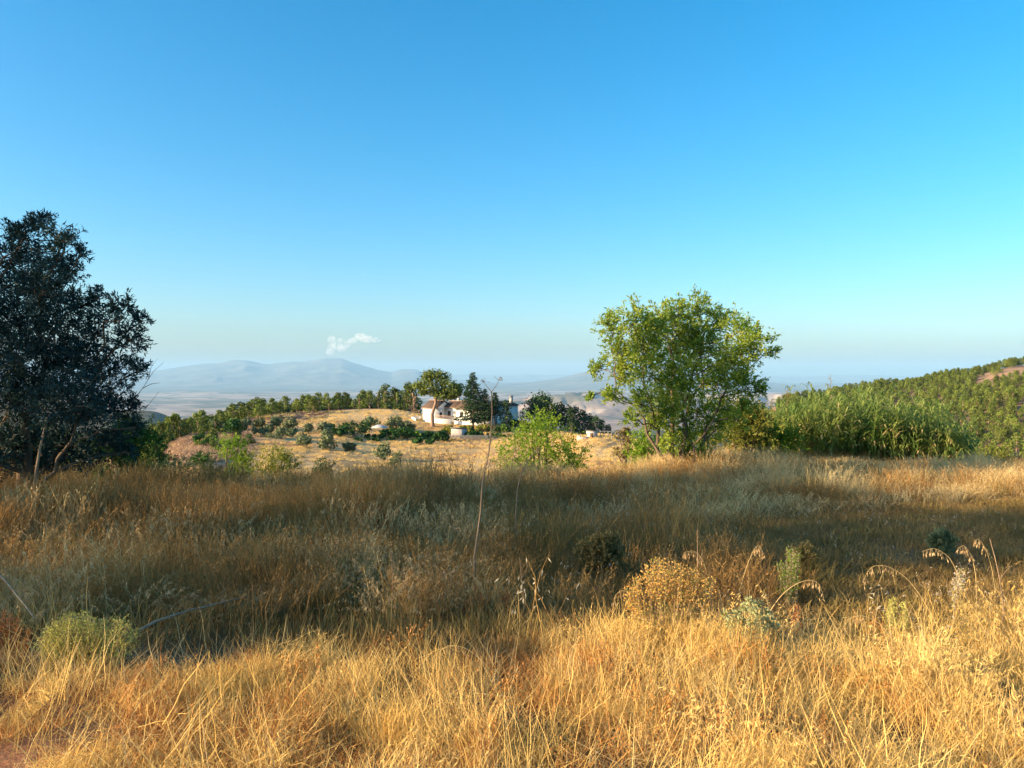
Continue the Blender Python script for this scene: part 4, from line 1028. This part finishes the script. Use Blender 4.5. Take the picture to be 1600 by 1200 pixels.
def tuft(seed, n, h, w, spread, lean, bend, heads=0.0, head_n=8, head_L=0.02, head_W=0.005, droop=0.9, flat_tip=False, mats=('straw',), hmat=None, seg=4, fine=0.0):
    """one tuft of grass: curved tapering blades, some carrying hanging spikelets; returns a mesh"""
    rg = np.random.default_rng(seed)
    a = rg.uniform(0, 6.28, n); rr = spread*np.sqrt(rg.uniform(0, 1, n))
    base = np.stack([np.cos(a)*rr, np.sin(a)*rr, np.full(n, -0.03)], 1)
    az = rg.uniform(0, 6.28, n); H_ = rg.uniform(h[0], h[1], n); ln = np.abs(rg.normal(0, lean, n)); bd = np.abs(rg.normal(bend, bend*0.6, n))
    out = np.stack([np.cos(az), np.sin(az), np.zeros(n)], 1)
    t = np.linspace(0, 1, seg+1)
    ang = ln[:, None]+bd[:, None]*t[None]**1.6*1.3
    stp = H_[:, None]/seg
    dx = np.concatenate([np.zeros((n, 1)), np.cumsum(np.sin(ang[:, :-1])*stp, 1)], 1)
    dz = np.concatenate([np.zeros((n, 1)), np.cumsum(np.cos(ang[:, :-1])*stp, 1)], 1)
    p = base[:, None]+out[:, None]*dx[..., None]; p[..., 2] += dz
    kink = rg.normal(size=(n, seg+1, 3))*0.012*H_[:, None, None]; kink[:, 0] = 0; p = p+kink
    sa = rg.uniform(0, 6.28, n); side = np.stack([np.cos(sa), np.sin(sa), np.zeros(n)], 1)
    wd = w*rg.uniform(0.6, 1.3, n)[:, None]*np.array([1, .95, .8, .6, .15, .1][:seg+1])[None]
    L_ = p-side[:, None]*wd[..., None]/2; R_ = p+side[:, None]*wd[..., None]/2
    V = np.stack([L_, R_], 2).reshape(-1, 3)
    i = (np.arange(n)*(seg+1)*2)[:, None]+np.arange(seg)[None]*2
    Q = np.stack([i, i+1, i+3, i+2], -1).reshape(-1, 4)
    mb = MB(); mb.add(V, Q=Q); nq = len(Q)
    hq = 0
    if heads > 0:
        k = rg.choice(n, max(1, int(n*heads)), replace=False)
        f = rg.uniform(0.62, 1.0, (len(k), head_n)); fi = np.clip(f*seg, 0, seg-1e-3); i0 = fi.astype(int); fr = (fi-i0)[..., None]
        pos = p[k[:, None], i0]*(1-fr)+p[k[:, None], i0+1]*fr
        tang = unit(p[k, -1]-p[k, -3])[:, None]
        d = rg.normal(size=(len(k), head_n, 3))*0.45+np.array([0, 0, -droop])+out[k][:, None]*0.4 if droop > 0 else tang+rg.normal(size=(len(k), head_n, 3))*0.28
        q = leaves(pos.reshape(-1, 3), d.reshape(-1, 3), head_L*rg.uniform(0.7, 1.4, len(k)*head_n), head_W*rg.uniform(.7, 1.3, len(k)*head_n), rg)
        mb.quads(q); hq = len(q)
    me = mb.mesh('tuft')
    me.materials.append(M[mats[0]])
    if hmat:
        me.materials.append(M[hmat]); mi = np.zeros(len(me.polygons), np.int32); mi[nq:] = 1; me.polygons.foreach_set('material_index', mi)
    return me

def field(n, x0, x1, y0, y1, keep, seed):
    """jittered points inside the view wedge, kept with probability keep(x, y)"""
    rg = np.random.default_rng(seed)
    x = rg.uniform(x0, x1, n); y = rg.uniform(y0, y1, n)
    k = (np.abs(x) < 0.72*y+1.2) & (rg.uniform(0, 1, n) < keep(x, y))
    return x[k], y[k], rg
def place(name, n, box, keep, seed, meshes, size, label, cat, tilt=0.12, weights=None, hs=None, sink=0.0):
    x, y, rg = field(n, *box, keep, seed)
    m = len(x); pts = np.stack([x, y, H(x, y)-sink], 1)
    rot = np.stack([rg.normal(size=m)*tilt, rg.normal(size=m)*tilt, rg.uniform(0, 6.28, m)], 1)
    s = rg.uniform(size[0], size[1], m); sv = np.stack([s, s, s*(hs(x, y, rg) if hs else 1)], 1)
    idx = rg.choice(len(meshes), m, p=np.array(weights)/np.sum(weights)) if weights is not None else rg.integers(0, len(meshes), m)
    return scatter(name, pts, rot, sv, idx, meshes, label, cat)

# the sunlit bank in front
def edge(x): return 4.72+0.22*np.clip(x, -4, 0)+0.06*np.clip(x, 0, 4)+0.16*np.sin(x*1.7)+0.10*np.sin(x*4.1)      # where the bank ends
fgA = [tuft(500+i, 360, (0.08, 0.34), 0.0028, 0.19, 0.34, 0.38, heads=0.12, head_n=7, head_L=0.022, head_W=0.0032, droop=-1, mats=('straw',), hmat='straw') for i in range(6)]
fgB = [tuft(520+i, 300, (0.06, 0.27), 0.0028, 0.20, 0.45, 0.40, heads=0.12, head_n=7, head_L=0.016, head_W=0.004, droop=-1, mats=('straw_red',), hmat='straw_red') for i in range(4)]
fgC = [tuft(540+i, 60, (0.30, 0.52), 0.0028, 0.14, 0.25, 1.0, heads=0.6, head_n=14, head_L=0.026, head_W=0.0038, mats=('straw_pale',), hmat='straw') for i in range(4)]
fgD = [tuft(560+i, 60, (0.18, 0.42), 0.0026, 0.22, 1.05, 0.25, mats=('straw_pale',)) for i in range(2)]
bare = lambda x, y: 1-np.clip(1.7*np.exp(-(((x+2.55)/0.75)**2+((y-3.05)/0.62)**2)), 0, 0.97)
clump = lambda x, y: sstep(-0.30, 0.28, fbm(x*2.3, y*2.3, 177, 3))*(1-0.85*sstep(0.05, 0.35, fbm(x*1.3+5, y*1.3, 180, 2)))
bank = lambda x, y: (y < edge(x)+0.25)*bare(x, y)*(0.25+0.75*clump(x, y))
bank_h = lambda x, y, rg: 0.8*(0.45+0.37*sstep(-3, 0.6, x)+0.28*sstep(1.2, 3.4, x))*(0.60+0.55*clump(x, y))+0.12*fbm(x*1.1, y*1.1, 77)
warm = lambda x, y: sstep(-0.6, 0.6, 1.3*fbm(x*0.7, y*0.7, 178, 2)-0.28*x)
fgE = [tuft(570+i, 150, (0.14, 0.40), 0.0028, 0.24, 1.25, 0.18, mats=('straw',)) for i in range(3)]      # flattened straw
fgF = [tuft(575+i, 40, (0.10, 0.26), 0.0028, 0.10, 0.5, 0.2, heads=0.9, head_n=9, head_L=0.012, head_W=0.009, droop=-1, mats=('straw_red',), hmat='straw_red') for i in range(2)]    # dry weeds
place('flattened_straw', 1300, (-5, 5.5, 1.9, 6.0), lambda x, y: (y < edge(x)+0.3)*bare(x, y)*(0.15+0.85*sstep(-.1, .3, fbm(x*1.3+5, y*1.3, 180, 2))), 612, fgE+fgF+fgD, (0.7, 1.2),
      'flattened straw and small brown weeds matted between the standing grass', 'straw', 0.25, weights=[.18]*3+[.15]*2+[.08]*2)
place('golden_grass', 2500, (-5, 5.5, 1.9, 6.0), lambda x, y: bank(x, y)*(1-0.8*warm(x, y)), 601, fgA+fgC+fgD, (0.75, 1.2),
      'golden yellow dry grass covering most of the sunlit bank in the foreground', 'dry grass', 0.24, weights=[.11]*6+[.045]*4+[.08]*2, hs=bank_h)
place('reddish_grass', 2100, (-5, 5.5, 1.9, 6.0), lambda x, y: bank(x, y)*(0.12+0.8*warm(x, y)), 611, fgB+fgA[:2]+fgD[:1], (0.75, 1.2),
      'orange-brown dry grass mixed through the left of the sunlit bank', 'dry grass', 0.26, weights=[.16]*4+[.13]*2+[.10], hs=bank_h)
# tall feathery grass on the left, in shade
tlA = [tuft(600+i, 130, (0.55, 0.98), 0.0040, 0.34, 0.16, 0.42, heads=0.55, head_n=16, head_L=0.03, head_W=0.0045, droop=-1, mats=('tall_straw',), hmat='tall_straw') for i in range(6)]
tlB = [tuft(620+i, 70, (0.45, 0.8), 0.0042, 0.30, 0.24, 0.9, heads=0.7, head_n=20, head_L=0.04, head_W=0.006, mats=('straw',), hmat='brome_head') for i in range(4)]
tlG = [tuft(640+i, 100, (0.45, 0.9), 0.006, 0.3, 0.16, 0.45, mats=('tall_green',)) for i in range(3)]
bkA = [tuft(660+i, 110, (0.5, 0.95), 0.006, 0.42, 0.16, 0.4, heads=0.5, head_n=12, head_L=0.045, head_W=0.007, droop=-1, mats=('straw_pale',), hmat='straw_pale') for i in range(4)]
bkB = [tuft(680+i, 110, (0.45, 0.9), 0.006, 0.42, 0.16, 0.4, heads=0.5, head_n=12, head_L=0.045, head_W=0.007, droop=-1, mats=('tall_straw',), hmat='tall_straw') for i in range(4)]
place('tall_dry_grass', 4200, (-13, 1.2, 5.2, 16), lambda x, y: sstep(0, 0.5, y-(4.75+0.28*np.clip(x+2.5, -1, 3)))*(1-sstep(-1.6, 0.6, x+0.12*(y-6)))*(0.25+0.55*sstep(-.35, .25, fbm(x*.9, y*.9, 181, 3))), 602, tlA+tlB+tlG+bkA, (0.7, 1.1),
      'tall feathery dry grass in the shade before the olive tree', 'tall grass', 0.1, weights=[.08]*6+[.09]*4+[.04]*3+[.012]*4, hs=lambda x, y, rg: 0.54+0.24*sstep(5.5, 9, y)+0.70*fbm(x*.9, y*.9, 78, 3))
# the band of tall grass across the back of the field
def back_keep(x, y):
    near = np.interp(800+F_PX*x/y, [0, 500, 700, 1000, 1250, 1400, 1600], [9, 8.6, 9.2, 10.2, 11.8, 13.6, 14.5])
    return sstep(near-0.6, near+0.8, y)*(1-0.6*sstep(24, 34, y))*0.5
lit_side = lambda x, y: np.clip(sstep(930, 1230, 800+F_PX*x/y)+0.7*sstep(15, 21, y), 0.08, 1)  # paler grass where sunlit, browner where shaded: part of the shade is in the colour
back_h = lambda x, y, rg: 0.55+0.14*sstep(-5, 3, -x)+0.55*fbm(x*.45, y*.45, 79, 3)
place('back_grass', 15000, (-26, 26, 8.5, 36), lambda x, y: back_keep(x, y)*lit_side(x, y), 603, bkA+bkB+tlG, (0.7, 1.15), 'band of tall pale grass across the far side of the field', 'tall grass', 0.1,
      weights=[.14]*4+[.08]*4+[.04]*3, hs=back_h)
place('brown_grass', 15000, (-26, 26, 8.5, 36), lambda x, y: back_keep(x, y)*(1-lit_side(x, y)), 613, bkB+tlA+tlG+bkA[:1], (0.7, 1.1), 'tall grass coloured darker brown for the shade across the middle of the field', 'tall grass', 0.1,
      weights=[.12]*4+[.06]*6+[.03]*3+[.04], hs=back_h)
# short growth on the flat in shade
shA = [tuft(700+i, 170, (0.06, 0.17), 0.0046, 0.30, 0.5, 0.5, mats=('short_grass',)) for i in range(4)]
shG = [tuft(720+i, 110, (0.07, 0.2), 0.008, 0.28, 0.5, 0.5, mats=('tall_green',)) for i in range(3)]
shO = [tuft(740+i, 12, (0.3, 0.55), 0.003, 0.1, 0.2, 0.7, heads=0.8, head_n=4, head_L=0.03, head_W=0.008, mats=('tall_straw',), hmat='oat_husk') for i in range(3)]
place('short_grass', 8000, (-4.5, 13, 4.6, 15.5), lambda x, y: sstep(0, .3, y-edge(x))*(0.25+0.75*sstep(-2.2, 0, x))*(1-0.7*np.exp(-(((x-6.6)/1.6)**2+((y-9.0)/.5)**2))), 604, shA+shG+shO, (0.75, 1.35),
      'short trodden grass on the shaded flat behind the bank', 'grass', 0.15, weights=[.165]*4+[.09]*3+[.008]*3, hs=lambda x, y, rg: 0.6+0.5*(1-sstep(0, 3, x))+0.5*fbm(x*.8, y*.8, 79))
place('wild_oats', 420, (-3.5, 3.6, 6.0, 10), lambda x, y: 0.75*(1-sstep(1.6, 3.2, x))*(1-0.6*sstep(8.5, 10, y)), 605, shO+tlG+bkB, (0.65, 1.0), 'wild oats with pale hanging husks in the shaded middle of the field', 'oats', 0.12, weights=[.14]*3+[.1]*3+[.07]*4, hs=lambda x, y, rg: 0.45+0.4*sstep(6.2, 9.5, y)+0.3*sstep(0.5, -2.5, -x)*0)
# tufts on the slopes toward the house
hlA = [tuft(760+i, 40, (0.2, 0.5), 0.03, 0.6, 0.3, 0.4, mats=('straw_pale',), seg=3) for i in range(2)]+[tuft(764+i, 40, (0.2, 0.5), 0.03, 0.6, 0.3, 0.4, mats=('straw',), seg=3) for i in range(2)]
hlR = [tuft(770+i, 34, (0.3, 0.7), 0.05, 0.5, 0.35, 0.4, mats=('dead_needle',), seg=3) for i in range(2)]
hlG = [tuft(775+i, 34, (0.4, 0.9), 0.06, 0.6, 0.3, 0.4, mats=('tall_green',), seg=3) for i in range(2)]
place('slope_grass', 46000, (-105, 60, 36, 235), lambda x, y: 0.55*(0.35+0.65*sstep(-.15, .3, fbm(x/7, y/7, 85)))*(1-(800+F_PX*x/y < 400)*(y > 90)*1.0), 606, hlA+hlG, (0.6, 1.2), 'patchy golden grass on the slopes below the house', 'grass', 0.1, weights=[.245]*4+[.01]*2)
place('fallow_tufts', 9000, (-105, -40, 90, 175), lambda x, y: 0.8*sstep(140, 200, 800+F_PX*x/y)*(1-sstep(380, 410, 800+F_PX*x/y)), 607, hlR+hlA[:1], (0.5, 1.1), 'low reddish tufts on the fallow slope below the pine ridge', 'tufts', 0.1, weights=[.42, .42, .16])

# ------------------------------------------------------------------ single plants in the foreground
def tubes_thing(name, label, cat, D, strokes, mat, base=None, rad=0.004, part='stem', k=5):
    """a plant of stems: strokes are lists of (px, row[, depth offset])"""
    a0 = strokes[0][0]; b = ground(a0[0], D) if base is None else base
    root = empty(name, b, label, cat)
    for j, stk in enumerate(strokes):
        p = np.array([P(s[0], s[1], D+(s[2] if len(s) > 2 else 0)) for s in stk])-b
        if j == 0: p = np.concatenate([[[p[0, 0], p[0, 1], min(-0.06, p[0, 2]-0.06)]], p])
        r0 = rad if np.isscalar(rad) else rad[min(j, len(rad)-1)]
        MB().tube(p, np.linspace(r0, r0*0.45, len(p)), k).build(part if j == 0 else 'branch', M[mat], root, True)
    return root, b

def umbel(root, c, rg, r=0.05, n=12):
    mb = MB()
    for _ in range(n):
        d = unit(rg.normal(size=3)*np.array([1, 1, .45])+np.array([0, 0, .75])); e = c+d*r*rg.uniform(.7, 1.1)
        mb.tube([c, (c+e)/2+[0, 0, .004], e], [0.0012, 0.001, 0.0008], 3)
        q = leaves(np.repeat(e[None], 4, 0), rg.normal(size=(4, 3))+[0, 0, .6], 0.009, 0.004, rg); mb.quads(q)
    mb.build('umbel', M['dry_stem'], root)
rg = np.random.default_rng(101)
DF = 6.4
root, b = tubes_thing('fennel_stalk', 'tall bare dry fennel stalk with open umbels rising before the house', 'dry stalk', DF,
    [[(742,918),(741,872),(746,836),(751,800),(753,765),(756,742),(763,712),(767,680),(769,645),(768,612)],
     [(754,758),(742,742),(722,732),(700,722),(690,712)], [(758,735),(770,722),(786,716),(806,704)], [(763,712),(752,702),(738,694),(730,684)], [(766,690),(778,680,.1),(792,672,.15)],
     [(768,612),(760,603),(757,597)], [(768,612),(776,602),(779,595)], [(769,640),(764,630),(760,626)]], 'dry_stem', rad=[0.0105, 0.0035, 0.0035, 0.003, 0.003, 0.003, 0.003, 0.002])
for a, c_ in ((757,597),(779,595),(760,626),(690,712),(806,704)): umbel(root, P(a, c_, DF)-b, rg, 0.042 if c_ < 650 else 0.025)
root, b = tubes_thing('dry_stalk', 'crooked thin brown stalk leaning right behind the tall fennel', 'dry stalk', 8.5, [[(806,800),(809,762),(815,740),(824,722),(834,708),(846,700)], [(815,740),(826,728),(834,724)], [(824,722),(822,710),(830,698)]], 'dry_stem', rad=[0.008, 0.003, 0.003])
for i, (strk, D, lab) in enumerate([
    ([[(819,940),(815,905),(812,872)], [(815,905),(822,892),(824,884)]], 5.6, 'thin straight dry stalk right of the fennel foot'),
    ([[(1090,985),(1089,930),(1091,880),(1090,828)], [(1091,880),(1097,868),(1099,862)]], 5.0, 'tallest straight dry stem rising out of the brown bush'),
    ([[(1112,985),(1113,940),(1110,895)], [(1113,930),(1119,912),(1122,905)]], 5.0, 'shorter dry stem at the right edge of the brown bush'),
    ([[(613,935),(613,900),(611,862)]], 5.8, 'thin reddish stem standing in the shaded grass'),
    ([[(1570,950),(1564,905),(1556,870),(1548,842)], [(1564,905),(1574,893),(1580,886)]], 4.9, 'branching dry stem at the right end of the bank'),
    ]):
    tubes_thing('dry_weed', lab, 'dry stem', D, strk, 'dry_stem', rad=[0.0045, 0.002])

def brome(label, D, path, seed, n=26, L=0.03):
    """nodding grass stem: spikelets hang along the last part of the arch"""
    rg = np.random.default_rng(seed)
    b = ground(path[0][0], D); root = empty('brome_stem', b, label, 'grass stem', None)
    p = np.array([P(*q, D) for q in path])-b
    t = np.linspace(0, len(p)-1, 22); pp = np.stack([np.interp(t, np.arange(len(p)), p[:, i]) for i in range(3)], 1)
    ker = np.array([.25, .5, .25]); 
    for _ in range(3): pp[1:-1] = (pp[:-2]*.25+pp[1:-1]*.5+pp[2:]*.25)
    low = pp[0].copy(); low[2] = -0.05
    MB().tube(np.concatenate([[low], pp]), np.linspace(0.0025, 0.0008, 23), 4).build('stem', M['straw_pale'], root, True)
    k = rg.integers(11, 22, n); f = pp[k]; mb = MB(); tips = []
    for q in f:
        e = q+np.array([rg.normal()*0.008, rg.normal()*0.008, -rg.uniform(0.008, 0.03)]); mb.tube([q, (q+e)/2+[0, 0, .003], e], 0.0006, 3); tips.append(e)
    tips = np.array(tips); d = rg.normal(size=(n, 3))*0.25+[0, 0, -1]
    for s in range(2): mb.quads(leaves(tips, d+rg.normal(size=(n, 3))*.06, L*rg.uniform(.8, 1.3, n), L*0.23, rg))
    mb.build('spikelets', M['brome_head'], root)
for i, (lab, D, path) in enumerate([
    ('upright brome stem with curled head above the grey thistle', 5.1, [(1146,965),(1156,925),(1166,890),(1175,866),(1183,853),(1190,853),(1191,866)]),
    ('brome stem arching right with hanging head beyond the grey thistle', 4.9, [(1205,955),(1222,930),(1244,913),(1265,906),(1280,910),(1288,930)]),
    ('brome stem nodding left over the left flank of the brown bush', 5.0, [(995,985),(990,950),(984,928),(972,922),(962,930),(959,945)]),
    ('brome stem bowing over the brown bush from behind', 5.2, [(1115,965),(1108,905),(1098,872),(1084,860),(1070,864)]),
    ('long brome stem arching far left over the shaded flat', 4.7, [(1470,985),(1440,930),(1415,900),(1388,884),(1362,884),(1349,910)]),
    ('second brome stem nodding left behind the long arching one', 4.9, [(1520,960),(1500,900),(1485,870),(1462,856),(1442,862)]),
    ('brome stem with drooping head amid the pale tuft on the bank', 4.6, [(1402,1010),(1378,975),(1350,962),(1328,966),(1315,990)]),
    ('slender brome stem near the right end of the bank with small head', 4.9, [(1528,950),(1527,900),(1520,868),(1508,852),(1500,856)]),
    ('tall slender brome stem leaning left at the right end of the bank', 5.0, [(1560,940),(1552,890),(1544,862),(1532,842),(1526,844)]),
    ('brome stem with a heavy low head left of the bare hollow on the bank', 4.2, [(1130,1060),(1100,1030),(1075,1020),(1050,1030),(1040,1060)]),
    ('low sprawling brome stem with a thick pale head on the lower bank', 3.6, [(800,1130),(780,1122),(740,1112),(700,1120),(672,1150),(660,1185)]),
    ('sprawling brome stem beside the thick pale head on the lower bank', 3.5, [(815,1150),(790,1132),(765,1135),(745,1155),(735,1185)]),
    ('brome stem bent over the reddish grass below the fennel', 4.3, [(790,1080),(760,1040),(730,1014),(700,1008),(680,1025)]),
    ]): brome(lab, D, path, 150+i, n=30 if i not in (10, 11) else 46, L=0.024)
for i, (lab, D, path) in enumerate([
    ('long straight straw lying across the bank below the grey thistle', 3.9, [(1195,1200),(1180,1150),(1160,1110),(1130,1080),(1090,1050)]),
    ('long straw leaning left over the bank past the hollow', 4.1, [(1375,1160),(1355,1090),(1335,1040),(1312,990),(1290,950)]),
    ('long straw leaning right over the hollow in the bank', 4.0, [(1400,1170),(1408,1120),(1422,1070),(1438,1030)]),
    ('bleached straw lying below the heavy brome head', 4.0, [(745,1085),(790,1090),(840,1100),(870,1110)]),
    ]):
    tubes_thing('straw_stalk', lab, 'straw', D, [[*path]], 'straw_pale', rad=0.0042)

# brown flowering bush, grey thistle, dock, saltbush
def upright_bush(name, label, cat, D, px0, px1, base_row, tops, seed, stems, mat_leaf, mat_head, leafL=0.02, leafW=0.005, head_from=0.6, hl=0.014):
    rg = np.random.default_rng(seed); b = ground((px0+px1)/2, D); root = empty(name, b, label, cat)
    wd = MB(); lf = []; hd = []
    for k in range(stems):
        px = rg.uniform(px0, px1); top = np.interp(px, [t[0] for t in tops], [t[1] for t in tops])+abs(rg.normal())*14
        D1 = D+rg.uniform(-0.16, 0.16)
        e = P(px, top, D1)-b; s0 = np.array([e[0]*0.45+rg.normal()*0.03, (D1-D)*0.5, -0.03])
        p = curve_pts(s0, e, 0.0, rg, 5, 0.02); wd.tube(p, np.linspace(0.0024, 0.001, 5), 3)
        n = 34; f = rg.uniform(0.15, 1, n); pos = np.stack([np.interp(f, np.linspace(0, 1, 5), p[:, i]) for i in range(3)], 1)
        d = rg.normal(size=(n, 3))*0.7+[0, 0, .8]; lf.append(leaves(pos, d, leafL*rg.uniform(.6, 1.3, n), leafW, rg))
        if mat_head:
            m = 26; f = rg.uniform(head_from, 1, m); pos = np.stack([np.interp(f, np.linspace(0, 1, 5), p[:, i]) for i in range(3)], 1)+rg.normal(size=(m, 3))*0.012
            hd.append(leaves(pos, rg.normal(size=(m, 3)), hl, hl*0.75, rg))
    wd.build('stems', M['dry_stem'], root); MB().quads(np.concatenate(lf)).build('foliage', M[mat_leaf], root)
    if hd: MB().quads(np.concatenate(hd)).build('flower_heads', M[mat_head], root)
    return root
upright_bush('inula_bush', 'golden brown bushy plant with dense dry flower heads on the bank edge', 'bush', 5.0, 975, 1118, 980, [(975, 925), (1000, 885), (1030, 868), (1060, 878), (1100, 888), (1118, 905)], 161, 120, 'inula_leaf', 'inula_head')
upright_bush('dock_plant', 'single orange-red dock spike right of the grey thistle', 'dock', 4.95, 1243, 1251, 985, [(1240, 945), (1247, 938), (1253, 948)], 162, 5, 'dock_seed', 'dock_seed', head_from=0.3, hl=0.011)
upright_bush('dock_plant', 'rusty dock clump at the foot of the tall fennel', 'dock', 5.9, 724, 762, 960, [(724, 935), (742, 915), (762, 932)], 163, 22, 'dock_seed', 'dock_seed', head_from=0.3)
upright_bush('dock_plant', 'rusty dock clump just right of the one at the fennel', 'dock', 5.9, 778, 806, 960, [(778, 935), (792, 918), (806, 935)], 164, 16, 'dock_seed', 'dock_seed', head_from=0.3)
upright_bush('saltbush', 'feathery yellow-green shrub at the shaded edge of the bank beside the grey pole', 'shrub', 4.5, 52, 215, 1070, [(52, 1000), (80, 968), (120, 950), (160, 972), (190, 958), (215, 985)], 165, 190, 'saltbush_leaf', 'saltbush_leaf', leafL=0.016, leafW=0.004, head_from=0.2, hl=0.012)
upright_bush('rust_weed', 'reddish dry weed patch left of the feathery green shrub', 'weed', 4.9, -30, 50, 1040, [(-30, 960), (0, 955), (30, 965), (50, 985)], 166, 70, 'dock_seed', 'straw_red', head_from=0.2, hl=0.012)
upright_bush('green_weed', 'small fresh green weed between the brown bush and the dark dome bush', 'weed', 6.2, 1215, 1255, 900, [(1215, 872), (1235, 848), (1255, 868)], 167, 26, 'thistle_leaf', 'bush_bright', head_from=0.3, hl=0.016)
upright_bush('yellow_weed', 'pale yellow flowering weed on the bank behind the drooping brome head', 'weed', 4.8, 1382, 1420, 985, [(1382, 945), (1400, 930), (1420, 940)], 168, 22, 'inula_leaf', 'saltbush_leaf', head_from=0.55, hl=0.013)
upright_bush('yellow_weed', 'pale umbel-headed weed on the bank under the nodding brome stems', 'weed', 4.85, 1488, 1515, 985, [(1480, 892), (1500, 886), (1520, 892)], 169, 12, 'inula_leaf', 'oat_husk', head_from=0.8, hl=0.013)
def thistle():
    rg = np.random.default_rng(171); D = 4.62; b = ground(1170, D); root = empty('thistle', b, 'grey-green spiny thistle right of the brown bush', 'thistle')
    wd = MB(); q = []
    for (a, r_) in [(1135,962),(1142,975),(1152,960),(1160,972),(1165,950),(1172,940),(1178,955),(1186,945),(1190,965),(1198,958),(1205,970),(1176,972),(1212,978),(1148,985),(1195,980),(1168,985)]:
        c = P(a, r_, D+rg.uniform(-.12, .12))-b
        wd.tube([np.array([c[0]*.5, 0, -0.04]), c*[.8, .8, .6], c], [0.004, 0.003, 0.002], 4)
        n = 70; d = unit(rg.normal(size=(n, 3))); q.append(leaves(c+d*0.008, d, rg.uniform(0.018, 0.038, n), 0.011, rg))
    wd.build('stems', M['thistle_leaf'], root); MB().quads(np.concatenate(q)).build('leaves', M['thistle_leaf'], root)
thistle()
shrub('dome_bush', 940, 7.6, 78, 828, 'bush_brown', 'dark rounded cushion bush on the shaded flat behind the bank', 'bush', seed=181, per=40, leaf=0.035, nb=14)
shrub('dome_bush', 1258, 7.6, 54, 852, 'bush_brown', 'small dark cushion bush beside the fresh green weed', 'bush', seed=182, per=40, leaf=0.03, nb=12)
shrub('green_tuft', 1472, 8.6, 38, 828, 'bush_olive', 'dark green tuft at the edge of the bare track', 'bush', seed=183, per=24, leaf=0.05, nb=7)
# fallen pole and stick
def stick(name, label, a, b_, r0, mat, seed):
    rg = np.random.default_rng(seed); c = (a+b_)/2; root = empty(name, c, label, 'stick')
    p = curve_pts(a-c, b_-c, 0.03, rg, 8, 0.012); MB().tube(p, np.linspace(r0, r0*0.55, 8), 7).build('shaft', M[mat], root, True)
    MB().tube([p[5], p[5]+np.array([0.03, 0.02, 0.05])], [r0*.4, r0*.2], 4).build('side_twig', M[mat], root)
stick('fallen_stick', 'grey weathered stick lying slantwise in the grass right of the feathery shrub', P(216, 986, 4.75), P(386, 934, 5.6), 0.0085, 'grey_stick', 1)
stick('fallen_stick', 'pale stick leaning in the grass left of the feathery shrub', P(-10, 893, 5.2), P(52, 968, 4.9), 0.007, 'grey_stick', 2)
